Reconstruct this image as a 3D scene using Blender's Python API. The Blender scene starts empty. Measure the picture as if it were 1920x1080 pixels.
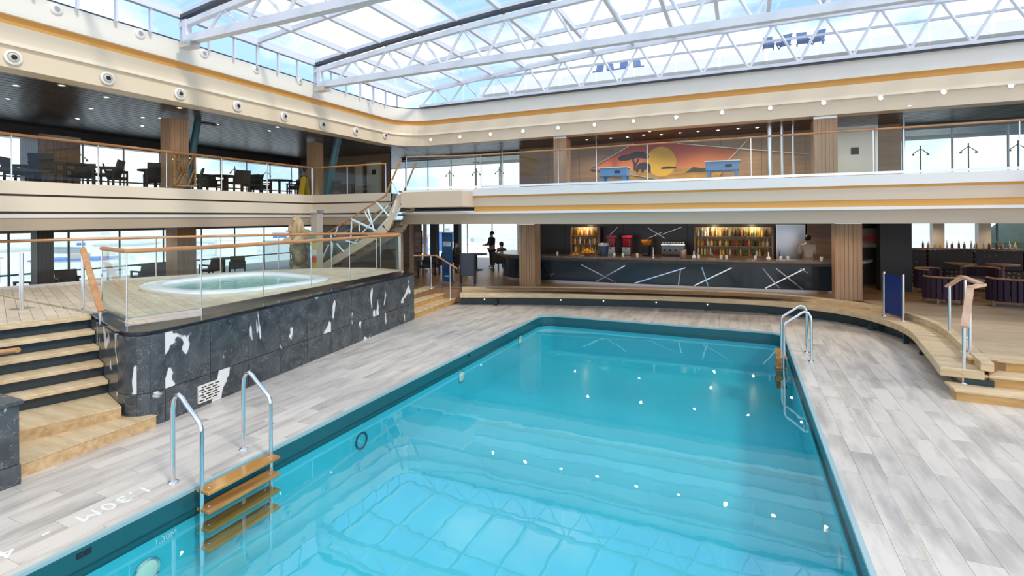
import bpy, bmesh, math, random
from mathutils import Vector, Matrix
random.seed(7)
sc = bpy.context.scene
COL = sc.collection
PI = math.pi

# ------------------------------------------------------------------ camera
FPX, CX, CY, EYE = 950.0, 960.0, 408.0, 2.9
T, ROLL = math.radians(24.3), math.radians(0.4)
FW = Vector((-math.sin(T), math.cos(T), 0))
R0 = Vector((math.cos(T), math.sin(T), 0)); ZU = Vector((0, 0, 1))
RV = R0*math.cos(ROLL) - ZU*math.sin(ROLL)
UV = ZU*math.cos(ROLL) + R0*math.sin(ROLL)
CAM = Vector((0, 0, EYE))
cd = bpy.data.cameras.new('camera'); cam = bpy.data.objects.new('camera', cd); COL.objects.link(cam)
cd.sensor_width = 36; cd.lens = FPX/1920*36; cd.shift_y = -(540-CY)/1920; cd.clip_end = 3000
cam.matrix_world = Matrix(((RV.x, UV.x, -FW.x, 0), (RV.y, UV.y, -FW.y, 0), (RV.z, UV.z, -FW.z, EYE), (0, 0, 0, 1)))
sc.camera = cam

# ------------------------------------------------------------------ world, sun, exposure
sc.view_settings.view_transform = 'Standard'; sc.view_settings.look = 'None'
sc.view_settings.gamma = 1; sc.view_settings.use_curve_mapping = False
sc.view_settings.exposure = -0.02
SKY = 1.5
w = bpy.data.worlds.new('sky'); sc.world = w; w.use_nodes = True
nt = w.node_tree; nt.nodes.clear()
def nn(nt, t, **k):
    n = nt.nodes.new(t)
    for a, b in k.items():
        setattr(n, a, b)
    return n
tc = nn(nt, 'ShaderNodeTexCoord'); mp = nn(nt, 'ShaderNodeMapping'); mp.inputs['Scale'].default_value = (1.6, 1.6, 3.4)
no = nn(nt, 'ShaderNodeTexNoise'); no.inputs['Scale'].default_value = 2.1; no.inputs['Detail'].default_value = 7
rp = nn(nt, 'ShaderNodeValToRGB')
rp.color_ramp.elements[0].position = .45; rp.color_ramp.elements[0].color = (0.44, 0.67, 1.05, 1)
rp.color_ramp.elements[1].position = .60; rp.color_ramp.elements[1].color = (1.24, 1.17, 1.06, 1)
bg = nn(nt, 'ShaderNodeBackground'); bg.inputs['Strength'].default_value = SKY
wo = nn(nt, 'ShaderNodeOutputWorld')
nt.links.new(tc.outputs['Generated'], mp.inputs['Vector']); nt.links.new(mp.outputs[0], no.inputs['Vector'])
nt.links.new(no.outputs['Fac'], rp.inputs['Fac']); nt.links.new(rp.outputs['Color'], bg.inputs['Color'])
nt.links.new(bg.outputs[0], wo.inputs['Surface'])
sl = bpy.data.lights.new('sun', 'SUN'); sl.energy = 2.4; sl.angle = math.radians(9); sl.color = (1, .92, .80)
so = bpy.data.objects.new('sun', sl); COL.objects.link(so)
so.rotation_euler = Vector((0.95, -0.30, 1.0)).to_track_quat('Z', 'Y').to_euler()
sc.cycles.transparent_max_bounces = 24
sc.cycles.max_bounces = 9; sc.cycles.diffuse_bounces = 5; sc.cycles.glossy_bounces = 4
sc.cycles.caustics_reflective = False; sc.cycles.sample_clamp_indirect = 6

# ------------------------------------------------------------------ pixel -> place
def ray(px, py):
    return FW + RV*((px-CX)/FPX) + UV*((CY-py)/FPX)
def at_z(px, py, z):
    d = ray(px, py); return CAM + d*((z-EYE)/d.z)
def at_y(px, py, Y):
    d = ray(px, py); return CAM + d*(Y/d.y)
def at_x(px, py, X):
    d = ray(px, py); return CAM + d*(X/d.x)
def at_plane(px, py, p, n):
    d = ray(px, py); return CAM + d*((Vector(p)-CAM).dot(n)/d.dot(n))
def pix(p):
    q = Vector(p)-CAM; f = q.dot(FW)
    return (CX+FPX*q.dot(RV)/f, CY-FPX*q.dot(UV)/f, f)

# ------------------------------------------------------------------ materials
MATS = {}
def mat(name, col, rough=.5, metal=0, spec=.5, noise=0, nscale=(4, 4, 4), col2=None, ramp=(.35, .65), bump=0, bscale=None,
        rnd=0, emit=None, estr=0, coat=0, coords='Object', detail=5):
    m = bpy.data.materials.new(name); m.use_nodes = True; t = m.node_tree
    b = t.nodes['Principled BSDF']
    b.inputs['Base Color'].default_value = (*col, 1); b.inputs['Roughness'].default_value = rough
    b.inputs['Metallic'].default_value = metal; b.inputs['Specular IOR Level'].default_value = spec
    b.inputs['Coat Weight'].default_value = coat
    if emit:
        b.inputs['Emission Color'].default_value = (*emit, 1); b.inputs['Emission Strength'].default_value = estr
    csrc = None
    if noise or bump:
        if coords == 'World':
            c = nn(t, 'ShaderNodeNewGeometry').outputs['Position']
        else:
            c = nn(t, 'ShaderNodeTexCoord').outputs[coords]
        if rnd:
            oi = nn(t, 'ShaderNodeObjectInfo'); ge = nn(t, 'ShaderNodeNewGeometry')
            ad = nn(t, 'ShaderNodeMath', operation='ADD'); mu = nn(t, 'ShaderNodeMath', operation='MULTIPLY'); mu.inputs[1].default_value = 37
            t.links.new(oi.outputs['Random'], ad.inputs[0]); t.links.new(ge.outputs['Random Per Island'], ad.inputs[1])
            t.links.new(ad.outputs[0], mu.inputs[0])
            va = nn(t, 'ShaderNodeVectorMath', operation='ADD'); t.links.new(c, va.inputs[0]); t.links.new(mu.outputs[0], va.inputs[1]); c = va.outputs[0]
        mpn = nn(t, 'ShaderNodeMapping'); mpn.inputs['Scale'].default_value = nscale; t.links.new(c, mpn.inputs['Vector'])
        nz = nn(t, 'ShaderNodeTexNoise'); nz.inputs['Scale'].default_value = 1; nz.inputs['Detail'].default_value = detail
        nz.inputs['Roughness'].default_value = .6
        t.links.new(mpn.outputs[0], nz.inputs['Vector'])
        if noise:
            r = nn(t, 'ShaderNodeValToRGB'); c2 = col2 or tuple(x*(1-noise) for x in col)
            r.color_ramp.elements[0].position = ramp[0]; r.color_ramp.elements[0].color = (*c2, 1)
            r.color_ramp.elements[1].position = ramp[1]; r.color_ramp.elements[1].color = (*col, 1)
            t.links.new(nz.outputs['Fac'], r.inputs['Fac']); csrc = r.outputs['Color']
        if bump:
            bp = nn(t, 'ShaderNodeBump'); bp.inputs['Strength'].default_value = bump; bp.inputs['Distance'].default_value = .02
            t.links.new(nz.outputs['Fac'], bp.inputs['Height']); t.links.new(bp.outputs[0], b.inputs['Normal'])
    if rnd:
        oi = nn(t, 'ShaderNodeObjectInfo'); ge = nn(t, 'ShaderNodeNewGeometry')
        ad = nn(t, 'ShaderNodeMath', operation='ADD'); t.links.new(oi.outputs['Random'], ad.inputs[0]); t.links.new(ge.outputs['Random Per Island'], ad.inputs[1])
        fr = nn(t, 'ShaderNodeMath', operation='FRACT'); t.links.new(ad.outputs[0], fr.inputs[0])
        mr = nn(t, 'ShaderNodeMapRange'); mr.inputs['To Min'].default_value = 1-rnd; mr.inputs['To Max'].default_value = 1+rnd*.35
        t.links.new(fr.outputs[0], mr.inputs['Value'])
        mx = nn(t, 'ShaderNodeVectorMath', operation='SCALE')
        if csrc: t.links.new(csrc, mx.inputs[0])
        else: mx.inputs[0].default_value = col
        t.links.new(mr.outputs[0], mx.inputs['Scale']); csrc = mx.outputs[0]
    if csrc: t.links.new(csrc, b.inputs['Base Color'])
    MATS[name] = m
    return m
def glassmat(name, tint, ior=1.45, bump=0, scale=3, rough=0.0):
    m = bpy.data.materials.new(name); m.use_nodes = True; t = m.node_tree; t.nodes.clear()
    o = nn(t, 'ShaderNodeOutputMaterial'); mix = nn(t, 'ShaderNodeMixShader'); tr = nn(t, 'ShaderNodeBsdfTransparent')
    gl = nn(t, 'ShaderNodeBsdfGlossy'); gl.inputs['Roughness'].default_value = rough; fr = nn(t, 'ShaderNodeFresnel'); fr.inputs['IOR'].default_value = ior
    tr.inputs['Color'].default_value = (*tint, 1)
    if bump:
        ge = nn(t, 'ShaderNodeNewGeometry'); mpn = nn(t, 'ShaderNodeMapping'); mpn.inputs['Scale'].default_value = (scale, scale*.8, scale)
        nz = nn(t, 'ShaderNodeTexNoise'); nz.inputs['Scale'].default_value = 1; nz.inputs['Detail'].default_value = 3
        bp = nn(t, 'ShaderNodeBump'); bp.inputs['Strength'].default_value = bump; bp.inputs['Distance'].default_value = .03
        t.links.new(ge.outputs['Position'], mpn.inputs['Vector']); t.links.new(mpn.outputs[0], nz.inputs['Vector'])
        t.links.new(nz.outputs['Fac'], bp.inputs['Height'])
        t.links.new(bp.outputs[0], gl.inputs['Normal']); t.links.new(bp.outputs[0], fr.inputs['Normal'])
    gb = nn(t, 'ShaderNodeNewGeometry'); mi = nn(t, 'ShaderNodeMapRange')      # thin sheet: same reflectance from both faces
    mi.inputs['To Min'].default_value = ior; mi.inputs['To Max'].default_value = 1/ior
    t.links.new(gb.outputs['Backfacing'], mi.inputs['Value']); t.links.new(mi.outputs[0], fr.inputs['IOR'])
    t.links.new(fr.outputs[0], mix.inputs['Fac']); t.links.new(tr.outputs[0], mix.inputs[1]); t.links.new(gl.outputs[0], mix.inputs[2])
    t.links.new(mix.outputs[0], o.inputs['Surface'])
    return m
def marblemat(name):
    m = bpy.data.materials.new(name); m.use_nodes = True; t = m.node_tree; b = t.nodes['Principled BSDF']
    b.inputs['Roughness'].default_value = .22
    oi = nn(t, 'ShaderNodeObjectInfo'); mu = nn(t, 'ShaderNodeMath', operation='MULTIPLY'); mu.inputs[1].default_value = 53
    t.links.new(oi.outputs['Random'], mu.inputs[0])
    ge = nn(t, 'ShaderNodeNewGeometry'); va = nn(t, 'ShaderNodeVectorMath', operation='ADD')
    t.links.new(ge.outputs['Position'], va.inputs[0]); t.links.new(mu.outputs[0], va.inputs[1])
    n1 = nn(t, 'ShaderNodeTexNoise'); n1.inputs['Scale'].default_value = 2.6; n1.inputs['Detail'].default_value = 6; n1.inputs['Distortion'].default_value = 1.4
    r1 = nn(t, 'ShaderNodeValToRGB'); r1.color_ramp.elements[0].position = .3; r1.color_ramp.elements[0].color = (.035, .042, .046, 1)
    r1.color_ramp.elements[1].position = .68; r1.color_ramp.elements[1].color = (.095, .107, .113, 1)
    n2 = nn(t, 'ShaderNodeTexNoise'); n2.inputs['Scale'].default_value = 1.9; n2.inputs['Detail'].default_value = 5; n2.inputs['Distortion'].default_value = .7
    r2 = nn(t, 'ShaderNodeValToRGB'); r2.color_ramp.elements[0].position = .615; r2.color_ramp.elements[1].position = .632
    n3 = nn(t, 'ShaderNodeTexNoise'); n3.inputs['Scale'].default_value = 2.3; n3.inputs['Detail'].default_value = 4; n3.inputs['Distortion'].default_value = 2.2
    r3 = nn(t, 'ShaderNodeValToRGB'); r3.color_ramp.elements[0].position = .492; r3.color_ramp.elements[0].color = (0, 0, 0, 1)
    e = r3.color_ramp.elements.new(.5); e.color = (.28, .28, .28, 1); r3.color_ramp.elements[2].position = .508; r3.color_ramp.elements[2].color = (0, 0, 0, 1)
    ms = nn(t, 'ShaderNodeMapping'); ms.inputs['Scale'].default_value = (1.2, 1.2, .62); t.links.new(va.outputs[0], ms.inputs['Vector'])
    for n in (n1, n3): t.links.new(va.outputs[0], n.inputs['Vector'])
    t.links.new(ms.outputs[0], n2.inputs['Vector'])
    t.links.new(n1.outputs['Fac'], r1.inputs['Fac']); t.links.new(n2.outputs['Fac'], r2.inputs['Fac']); t.links.new(n3.outputs['Fac'], r3.inputs['Fac'])
    m1 = nn(t, 'ShaderNodeMix', data_type='RGBA'); m2 = nn(t, 'ShaderNodeMix', data_type='RGBA')
    t.links.new(r3.outputs['Color'], m1.inputs[0]); t.links.new(r1.outputs['Color'], m1.inputs[6]); m1.inputs[7].default_value = (.55, .57, .57, 1)
    t.links.new(r2.outputs['Color'], m2.inputs[0]); t.links.new(m1.outputs[2], m2.inputs[6]); m2.inputs[7].default_value = (.80, .79, .76, 1)
    t.links.new(m2.outputs[2], b.inputs['Base Color'])
    return m

cream = mat('cream_paint', (.84, .72, .55), .35)
cream2 = mat('beige_paint', (.72, .56, .40), .45)
taupe = mat('taupe_paint', (.48, .38, .27), .45)
whitep = mat('white_paint', (.90, .86, .79), .35)
orange = mat('painted_cove_glow', (.80, .40, .09), .5)  # amber LED glow of the coves, put into the base colour
truss_w = mat('truss_white', (.78, .79, .82), .35)
darkgrey = mat('dark_grey', (.06, .07, .09), .4)
black = mat('black', (.015, .015, .018), .5)
steel = mat('stainless', (.78, .78, .78), .14, 1)
brushed = mat('brushed_steel', (.70, .66, .60), .3, 1)
teak = mat('teak', (.68, .47, .25), .5, noise=1, col2=(.50, .31, .14), nscale=(2, 14, 14), rnd=.12, coords='Object')
teakp = mat('pale_teak', (.80, .66, .46), .5, noise=1, col2=(.66, .50, .32), nscale=(3, 3, 3), rnd=.10)
teakb = mat('bench_teak', (.78, .60, .36), .45, noise=1, col2=(.60, .42, .22), nscale=(1.2, 8, 12))
teakw = mat('wet_teak', (.58, .29, .08), .12, noise=1, col2=(.36, .15, .03), nscale=(9, 1.2, 9))
railw = mat('rail_wood', (.62, .30, .11), .35, noise=1, col2=(.46, .20, .07), nscale=(3, 3, 12))
colw = mat('column_wood', (.50, .30, .17), .4, noise=1, col2=(.40, .23, .12), nscale=(6, 6, .6))
panelw = mat('panel_wood', (.30, .17, .09), .35, noise=1, col2=(.22, .12, .06), nscale=(1, 1, 9))
floorw = mat('floor_wood', (.34, .19, .09), .35, noise=1, col2=(.26, .14, .06), nscale=(1, 9, 1), rnd=.12)
darkceil = mat('dark_ceiling', (.085, .078, .078), .30, noise=1, col2=(.05, .045, .045), nscale=(2, .5, 2), rnd=.25)
tile = mat('deck_tile', (.73, .635, .53), .33, noise=1, col2=(.40, .355, .30), nscale=(4.5, .8, 1), ramp=(.28, .56), rnd=.10, coords='World', bump=.04)
grout = mat('grout', (.56, .51, .45), .8)
pooltile = mat('pool_turquoise', (.085, .63, .70), .4, noise=1, col2=(.07, .58, .66), nscale=(1, 1, 1))
poolrim = mat('pool_rim_teal', (.015, .11, .125), .2)
coping = mat('coping', (.36, .50, .50), .3)
tubwhite = mat('tub_white', (.90, .90, .89), .2)
tubwater_m = mat('tub_shell', (.30, .66, .61), .2)
marble = marblemat('black_marble')
polished = mat('polished_ledge', (.03, .035, .04), .06, noise=1, col2=(.015, .018, .02), nscale=(4, 4, 4))
glass = glassmat('clear_glass', (.94, .975, .96), 1.32)
roofglass = glassmat('roof_glass', (.93, .96, 1.0), 1.3)
water = glassmat('water', (.80, .97, .98), 1.95, .09, 1.3)
tubwater = glassmat('tub_water', (.85, .97, .95), 1.33, .25, 9)
wicker = mat('dark_wicker', (.035, .03, .03), .6, bump=.3, nscale=(40, 40, 40))
sling = mat('dark_sling', (.05, .055, .06), .6)
bardark = mat('bar_dark', (.022, .035, .045), .10)
counterm = mat('counter_stone', (.20, .15, .12), .2, noise=1, col2=(.12, .09, .07), nscale=(6, 6, 6))
bluep = mat('navy_panel', (.010, .035, .16), .25)
bluest = mat('table_blue', (.16, .32, .55), .4)
lampm = mat('lamp_warm', (1, .9, .7), .5, emit=(1, .78, .48), estr=30)
lampw = mat('lamp_white', (1, 1, 1), .5, emit=(1, .92, .82), estr=4)
poollamp = mat('pool_lamp', (.92, .93, .72), .3)
tealst = mat('teal_steel', (.03, .10, .12), .35)
purple = mat('purple_stripe', (.035, .016, .035), .7)
armwood = mat('arm_wood', (.42, .23, .11), .4)
skin = mat('skin', (.50, .30, .20), .5)
hairm = mat('hair', (.015, .012, .01), .6)
shirt = mat('cream_shirt', (.72, .56, .42), .7)
darkcl = mat('dark_clothes', (.02, .02, .03), .7)
letter = mat('white_letter', (.84, .83, .80), .6)
seaw = mat('sea', (.16, .24, .30), .2, noise=1, col2=(.12, .19, .25), nscale=(.02, .02, .02))
quay = mat('quay', (.80, .80, .78), .8, noise=1, col2=(.55, .58, .60), nscale=(.03, .03, .03))
yellow = mat('yellow', (.75, .50, .03), .5)

# ------------------------------------------------------------------ mesh builder
class MB:
    def __init__(s): s.v = []; s.f = []
    def add(s, vs, fs):
        o = len(s.v); s.v += [tuple(x) for x in vs]; s.f += [tuple(i+o for i in f) for f in fs]; return s
    def obox(s, c, ax, ay, az):
        c, ax, ay, az = map(Vector, (c, ax, ay, az))
        vs = [c+ax*i+ay*j+az*k for k in (-.5, .5) for j in (-.5, .5) for i in (-.5, .5)]
        return s.add(vs, [(0, 2, 3, 1), (4, 5, 7, 6), (0, 1, 5, 4), (2, 6, 7, 3), (0, 4, 6, 2), (1, 3, 7, 5)])
    def box(s, x0, x1, y0, y1, z0, z1):
        return s.obox(((x0+x1)/2, (y0+y1)/2, (z0+z1)/2), (x1-x0, 0, 0), (0, y1-y0, 0), (0, 0, z1-z0))
    def rbox(s, c, sx, sy, sz, rz=0):
        a = Vector((math.cos(rz), math.sin(rz), 0)); b = Vector((-a.y, a.x, 0))
        return s.obox(c, a*sx, b*sy, (0, 0, sz))
    def beam(s, p, q, wd, ht, up=(0, 0, 1)):
        p, q, up = Vector(p), Vector(q), Vector(up); d = q-p
        side = d.cross(up)
        if side.length < 1e-6: side = d.cross(Vector((1, 0, 0)))
        side.normalize(); u = side.cross(d).normalized()
        return s.obox((p+q)/2, d, side*wd, u*ht)
    def tube(s, pts, r, n=8, cap=True):
        pts = [Vector(p) for p in pts]; rings = []; ref = None
        for i, p in enumerate(pts):
            d = (pts[min(i+1, len(pts)-1)]-pts[max(i-1, 0)]).normalized()
            if ref is None:
                ref = d.cross(Vector((0, 0, 1)))
                if ref.length < .1: ref = d.cross(Vector((1, 0, 0)))
            ref = (ref-d*ref.dot(d)).normalized(); b = d.cross(ref)
            rr = r[i] if isinstance(r, (list, tuple)) else r
            rings.append([p+(ref*math.cos(a)+b*math.sin(a))*rr for a in [2*PI*k/n for k in range(n)]])
        o = len(s.v); s.v += [tuple(x) for rg in rings for x in rg]
        for i in range(len(pts)-1):
            for k in range(n):
                s.f.append((o+i*n+k, o+i*n+(k+1) % n, o+(i+1)*n+(k+1) % n, o+(i+1)*n+k))
        if cap:
            s.f.append(tuple(o+k for k in reversed(range(n)))); s.f.append(tuple(o+(len(pts)-1)*n+k for k in range(n)))
        return s
    def lathe(s, prof, c=(0, 0, 0), n=12, sx=1, sy=1):
        o = len(s.v)
        for r, z in prof:
            for k in range(n):
                a = 2*PI*k/n; s.v.append((c[0]+r*sx*math.cos(a), c[1]+r*sy*math.sin(a), c[2]+z))
        for i in range(len(prof)-1):
            for k in range(n):
                s.f.append((o+i*n+k, o+i*n+(k+1) % n, o+(i+1)*n+(k+1) % n, o+(i+1)*n+k))
        if prof[0][0] > 1e-4: s.f.append(tuple(o+k for k in reversed(range(n))))
        if prof[-1][0] > 1e-4: s.f.append(tuple(o+(len(prof)-1)*n+k for k in range(n)))
        return s
    def prism(s, poly, z0, z1):
        n = len(poly)
        ar = sum(poly[i][0]*poly[(i+1) % n][1]-poly[(i+1) % n][0]*poly[i][1] for i in range(n))
        if ar < 0: poly = list(reversed(poly))
        vs = [(p[0], p[1], z0) for p in poly]+[(p[0], p[1], z1) for p in poly]
        fs = [tuple(reversed(range(n))), tuple(range(n, 2*n))]+[(i, (i+1) % n, n+(i+1) % n, n+i) for i in range(n)]
        return s.add(vs, fs)
    def slab(s, pts, nrm, th):                    # polygon in any plane, thickened along nrm
        n = len(pts); nrm = Vector(nrm).normalized()*th
        vs = [Vector(p) for p in pts]+[Vector(p)+nrm for p in pts]
        return s.add(vs, [tuple(reversed(range(n))), tuple(range(n, 2*n))]+[(i, (i+1) % n, n+(i+1) % n, n+i) for i in range(n)])
    def sweep(s, path_fn, prof):                  # path_fn(d) -> list of xy at offset d; prof closed list (d, z)
        rows = [[(x, y, z) for x, y in path_fn(d)] for d, z in prof]; m = len(rows[0]); o = len(s.v)
        for rw in rows: s.v += rw
        k = len(prof)
        for i in range(k):
            j = (i+1) % k
            for a in range(m-1):
                s.f.append((o+i*m+a, o+i*m+a+1, o+j*m+a+1, o+j*m+a))
        s.f.append(tuple(o+i*m for i in range(k))); s.f.append(tuple(o+i*m+m-1 for i in reversed(range(k))))
        return s
    def mesh(s, name, smooth=False):
        me = bpy.data.meshes.new(name); me.from_pydata(s.v, [], s.f)
        bm = bmesh.new(); bm.from_mesh(me); bmesh.ops.recalc_face_normals(bm, faces=bm.faces); bm.to_mesh(me); bm.free()
        if smooth:
            me.polygons.foreach_set('use_smooth', [True]*len(me.polygons))
        me.update(); return me
    def build(s, name, m, parent=None, smooth=False, bevel=0):
        me = s.mesh(name, smooth)
        return link(name, me, m, parent, bevel, smooth)
def link(name, me, m, parent=None, bevel=0, smooth=False):
    o = bpy.data.objects.new(name, me); COL.objects.link(o)
    if m and not me.materials: me.materials.append(m)
    if parent:
        o.parent = parent
        if parent.get('_w'):
            pl = parent.location if parent.parent is None else Vector((0, 0, 0))
            o.matrix_parent_inverse = Matrix.Translation(-pl)
    if bevel:
        md = o.modifiers.new('bevel', 'BEVEL'); md.width = bevel; md.segments = 2; md.limit_method = 'ANGLE'
    if smooth:
        md = o.modifiers.new('split', 'EDGE_SPLIT'); md.split_angle = math.radians(38)
    return o
def tag(o, label, cat, group=None, kind=None):
    o['label'] = label; o['category'] = cat
    if group: o['group'] = group
    if kind: o['kind'] = kind
    return o
def thing(name, label, cat, loc=(0, 0, 0), rz=0, group=None, kind=None, world=True):
    """Empty at the thing's base. world=True: children are written in world coordinates."""
    o = bpy.data.objects.new(name, None); COL.objects.link(o); o.location = loc; o.rotation_euler = (0, 0, rz); o.empty_display_size = .1
    tag(o, label, cat, group, kind)
    if world: o['_w'] = 1
    return o
def copy_tree(o, loc=None, rz=None, label=None, parent=None):
    c = o.copy(); COL.objects.link(c)
    if parent: c.parent = parent
    if loc is not None: c.location = loc
    if rz is not None: c.rotation_euler = (0, 0, rz)
    if label: c['label'] = label
    for ch in list(o.children): copy_tree(ch, parent=c)
    return c
ORD = ['first', 'second', 'third', 'fourth', 'fifth', 'sixth', 'seventh', 'eighth', 'ninth', 'tenth', 'eleventh', 'twelfth', 'thirteenth',
       'fourteenth', 'fifteenth', 'sixteenth', 'seventeenth', 'eighteenth', 'nineteenth', 'twentieth', 'twenty-first', 'twenty-second', 'twenty-third', 'twenty-fourth']
def clip(poly, nx, ny, c):                        # keep nx*x+ny*y <= c (convex)
    out = []
    for i in range(len(poly)):
        a, b = poly[i], poly[(i+1) % len(poly)]
        da, db = nx*a[0]+ny*a[1]-c, nx*b[0]+ny*b[1]-c
        if da <= 0: out.append(a)
        if da*db < 0:
            t = da/(da-db); out.append((a[0]+(b[0]-a[0])*t, a[1]+(b[1]-a[1])*t))
    return out
def boards(poly, ang, width, gap, z0, z1, m, parent, name='board'):
    nx, ny = -math.sin(ang), math.cos(ang)
    ks = [nx*p[0]+ny*p[1] for p in poly]; k = math.floor(min(ks)/width)*width
    while k < max(ks):
        q = clip(clip(poly, nx, ny, k+width-gap), -nx, -ny, -k)
        if len(q) >= 3:
            MB().prism(q, z0, z1).build(name, m, parent)
        k += width
def smooth_path(pts, n=6):                        # Catmull-Rom through xy(z) points
    P = [Vector(p) for p in pts]; P = [P[0]*2-P[1]]+P+[P[-1]*2-P[-2]]; out = []
    for i in range(1, len(P)-2):
        for k in range(n):
            t = k/n
            out.append(.5*((2*P[i])+(P[i+1]-P[i-1])*t+(2*P[i-1]-5*P[i]+4*P[i+1]-P[i+2])*t*t+(3*P[i]-P[i-1]-3*P[i+1]+P[i+2])*t**3))
    out.append(P[-2]); return out
def offset(path, d):                              # left offset of an open polyline
    out = []
    for i, p in enumerate(path):
        t = (Vector(path[min(i+1, len(path)-1)][:2])-Vector(path[max(i-1, 0)][:2])).normalized()
        out.append((p[0]-t.y*d, p[1]+t.x*d))
    return out
def resample(path, step):
    out = [Vector(path[0])]; acc = 0; L = [Vector(p) for p in path]
    for a, b in zip(L, L[1:]):
        d = (b-a).length; pos = step-acc
        while pos <= d+1e-6:
            out.append(a+(b-a)*(pos/d)); pos += step
        acc = d-(pos-step)
    if (out[-1]-L[-1]).length > step*.35: out.append(L[-1])
    else: out[-1] = L[-1]
    return out
def railing(name, label, path, z0, h, step=1.4, rail=railw, rr=.032, base=True, panel=True, post=steel, pr=.012, group=None, flat=None):
    """glass balustrade: path xy, bottom z0, handrail at z0+h"""
    t = thing(name, label, 'railing', (path[0][0], path[0][1], z0), group=group)
    P = resample([(p[0], p[1], 0) for p in path], step)
    if flat:
        mb = MB()
        for a, b in zip(P, P[1:]): mb.beam((a.x, a.y, z0+h), (b.x, b.y, z0+h), flat[0], flat[1])
        mb.build('handrail', rail, t)
    else:
        MB().tube([(p.x, p.y, z0+h) for p in P], rr, 8).build('handrail', rail, t, smooth=True)
    if base:
        mb = MB()
        for a, b in zip(P, P[1:]): mb.beam((a.x, a.y, z0+.03), (b.x, b.y, z0+.03), .05, .06)
        mb.build('base_channel', steel, t)
    for a, b in zip(P, P[1:]):
        d = (b-a).normalized()
        if panel:
            a2, b2 = a+d*.015, b-d*.015
            MB().beam((a2.x, a2.y, z0+h*.51), (b2.x, b2.y, z0+h*.51), .012, h*.93).build('glass_panel', glass, t)
    for p in P:
        MB().tube([(p.x, p.y, z0), (p.x, p.y, z0+h)], pr, 6).build('post', post, t)
    return t
def lamp(loc, power, color=(1, .82, .6), r=.03, spot=None):
    l = bpy.data.lights.new('lamp', 'SPOT' if spot else 'POINT'); l.energy = power; l.color = color; l.shadow_soft_size = r
    if spot: l.spot_size = math.radians(spot); l.spot_blend = .6
    return l
def text_mesh(body, size, ext=.004, spacing=1.0):
    c = bpy.data.curves.new('t', 'FONT'); c.body = body; c.size = size; c.extrude = ext; c.space_character = spacing
    c.align_x = 'CENTER'; c.align_y = 'CENTER'
    o = bpy.data.objects.new('t', c); COL.objects.link(o)
    dg = bpy.context.evaluated_depsgraph_get(); me = bpy.data.meshes.new_from_object(o.evaluated_get(dg))
    bpy.data.objects.remove(o); bpy.data.curves.remove(c); me.name = 'lettering'; me.materials.clear()
    return me

# levels
Z_DAIS, Z_PLAT, Z_F, Z_SOF, Z_CEIL = .54, 1.33, 3.8, 2.70, 6.05
PX0, PX1, PY0, PY1 = -5.40, .93, .6, 14.1         # pool outline

# ================================================================== POOL DECK FLOOR
X_L, X_R, Y_N, Y_FAR = -9.3, 8.0, -2.0, 17.2
floor = thing('floor', 'pale grey wood-look tiled deck around the swimming pool', 'floor', (0, 0, 0), kind='structure')
mb = MB(); cz = (-.30, -.02)
mb.box(X_L, PX0-.02, Y_N, Y_FAR, *cz); mb.box(PX1+.02, X_R, Y_N, Y_FAR, *cz); mb.box(PX0-.02, PX1+.02, PY1+.02, Y_FAR, *cz); mb.box(PX0-.02, PX1+.02, Y_N, PY0-.02, *cz)
mb.build('grout_bed', grout, floor)
TW, TL, TG = .25, 1.05, .003
rects = []
CO = .05
x = X_L; r = 0
while x < X_R:
    y = Y_N-(r*.43 % 1)*TL; r += 1
    while y < Y_FAR:
        a = (max(x, X_L), min(x+TW, X_R), max(y, Y_N), min(y+TL, Y_FAR)); y += TL
        todo = [a]
        hx0, hx1, hy0, hy1 = PX0-CO, PX1+CO, PY0-CO, PY1+CO
        x0, x1, y0, y1 = a
        if x1 > hx0 and x0 < hx1 and y1 > hy0 and y0 < hy1:
            todo = []
            if x0 < hx0: todo.append((x0, hx0, y0, y1))
            if x1 > hx1: todo.append((hx1, x1, y0, y1))
            mx0, mx1 = max(x0, hx0), min(x1, hx1)
            if y0 < hy0: todo.append((mx0, mx1, y0, hy0))
            if y1 > hy1: todo.append((mx0, mx1, hy1, y1))
        rects += [t for t in todo if t[1]-t[0] > .02 and t[3]-t[2] > .02]
    x += TW
def in_solid(t):                                  # under the platform, the dais or the steps
    cx, cy = (t[0]+t[1])/2, (t[2]+t[3])/2
    return (cx > 4.2 and cy > 11.0) or cy > 16.9 or (cx < -8.8 and cy > 3) or (cx < -7.9 and cy < 3.9 and cy > 1.7)
def tscore(t):
    c = Vector(((t[0]+t[1])/2, (t[2]+t[3])/2, 0)); px, py, f = pix(c)
    if f < .5 or px < -150 or px > 2070 or py > 1250: return 0
    return (t[1]-t[0])*(t[3]-t[2])/f**3
rects = [t for t in rects if not in_solid(t)]
rects.sort(key=tscore, reverse=True)
full = MB().box(0, TW-TG, 0, TL-TG, -.022, 0).mesh('tile'); full.materials.append(tile)
rest = MB()
for i, (x0, x1, y0, y1) in enumerate(rects):
    if i < 300:
        if abs(x1-x0-TW) < 1e-4 and abs(y1-y0-TL) < 1e-4:
            o = link('tile', full, tile, floor); o.matrix_parent_inverse = Matrix.Identity(4); o.location = (x0, y0, 0)
        else:
            MB().box(x0, x1-TG, y0, y1-TG, -.022, 0).build('tile', tile, floor)
    else: rest.box(x0, x1-TG, y0, y1-TG, -.022, 0)
o = rest.build('far_tiles', tile, floor); o['kind'] = 'stuff'
# painted depth marking
me = text_mesh('1.30M  -  4\'3"', .24, .0015, 1.15)
o = link('depth_marking', me, letter, floor); o.matrix_parent_inverse = Matrix.Identity(4)
o.location = (-5.87, 2.62, .0016); o.rotation_euler = (0, 0, -PI/2)

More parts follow.
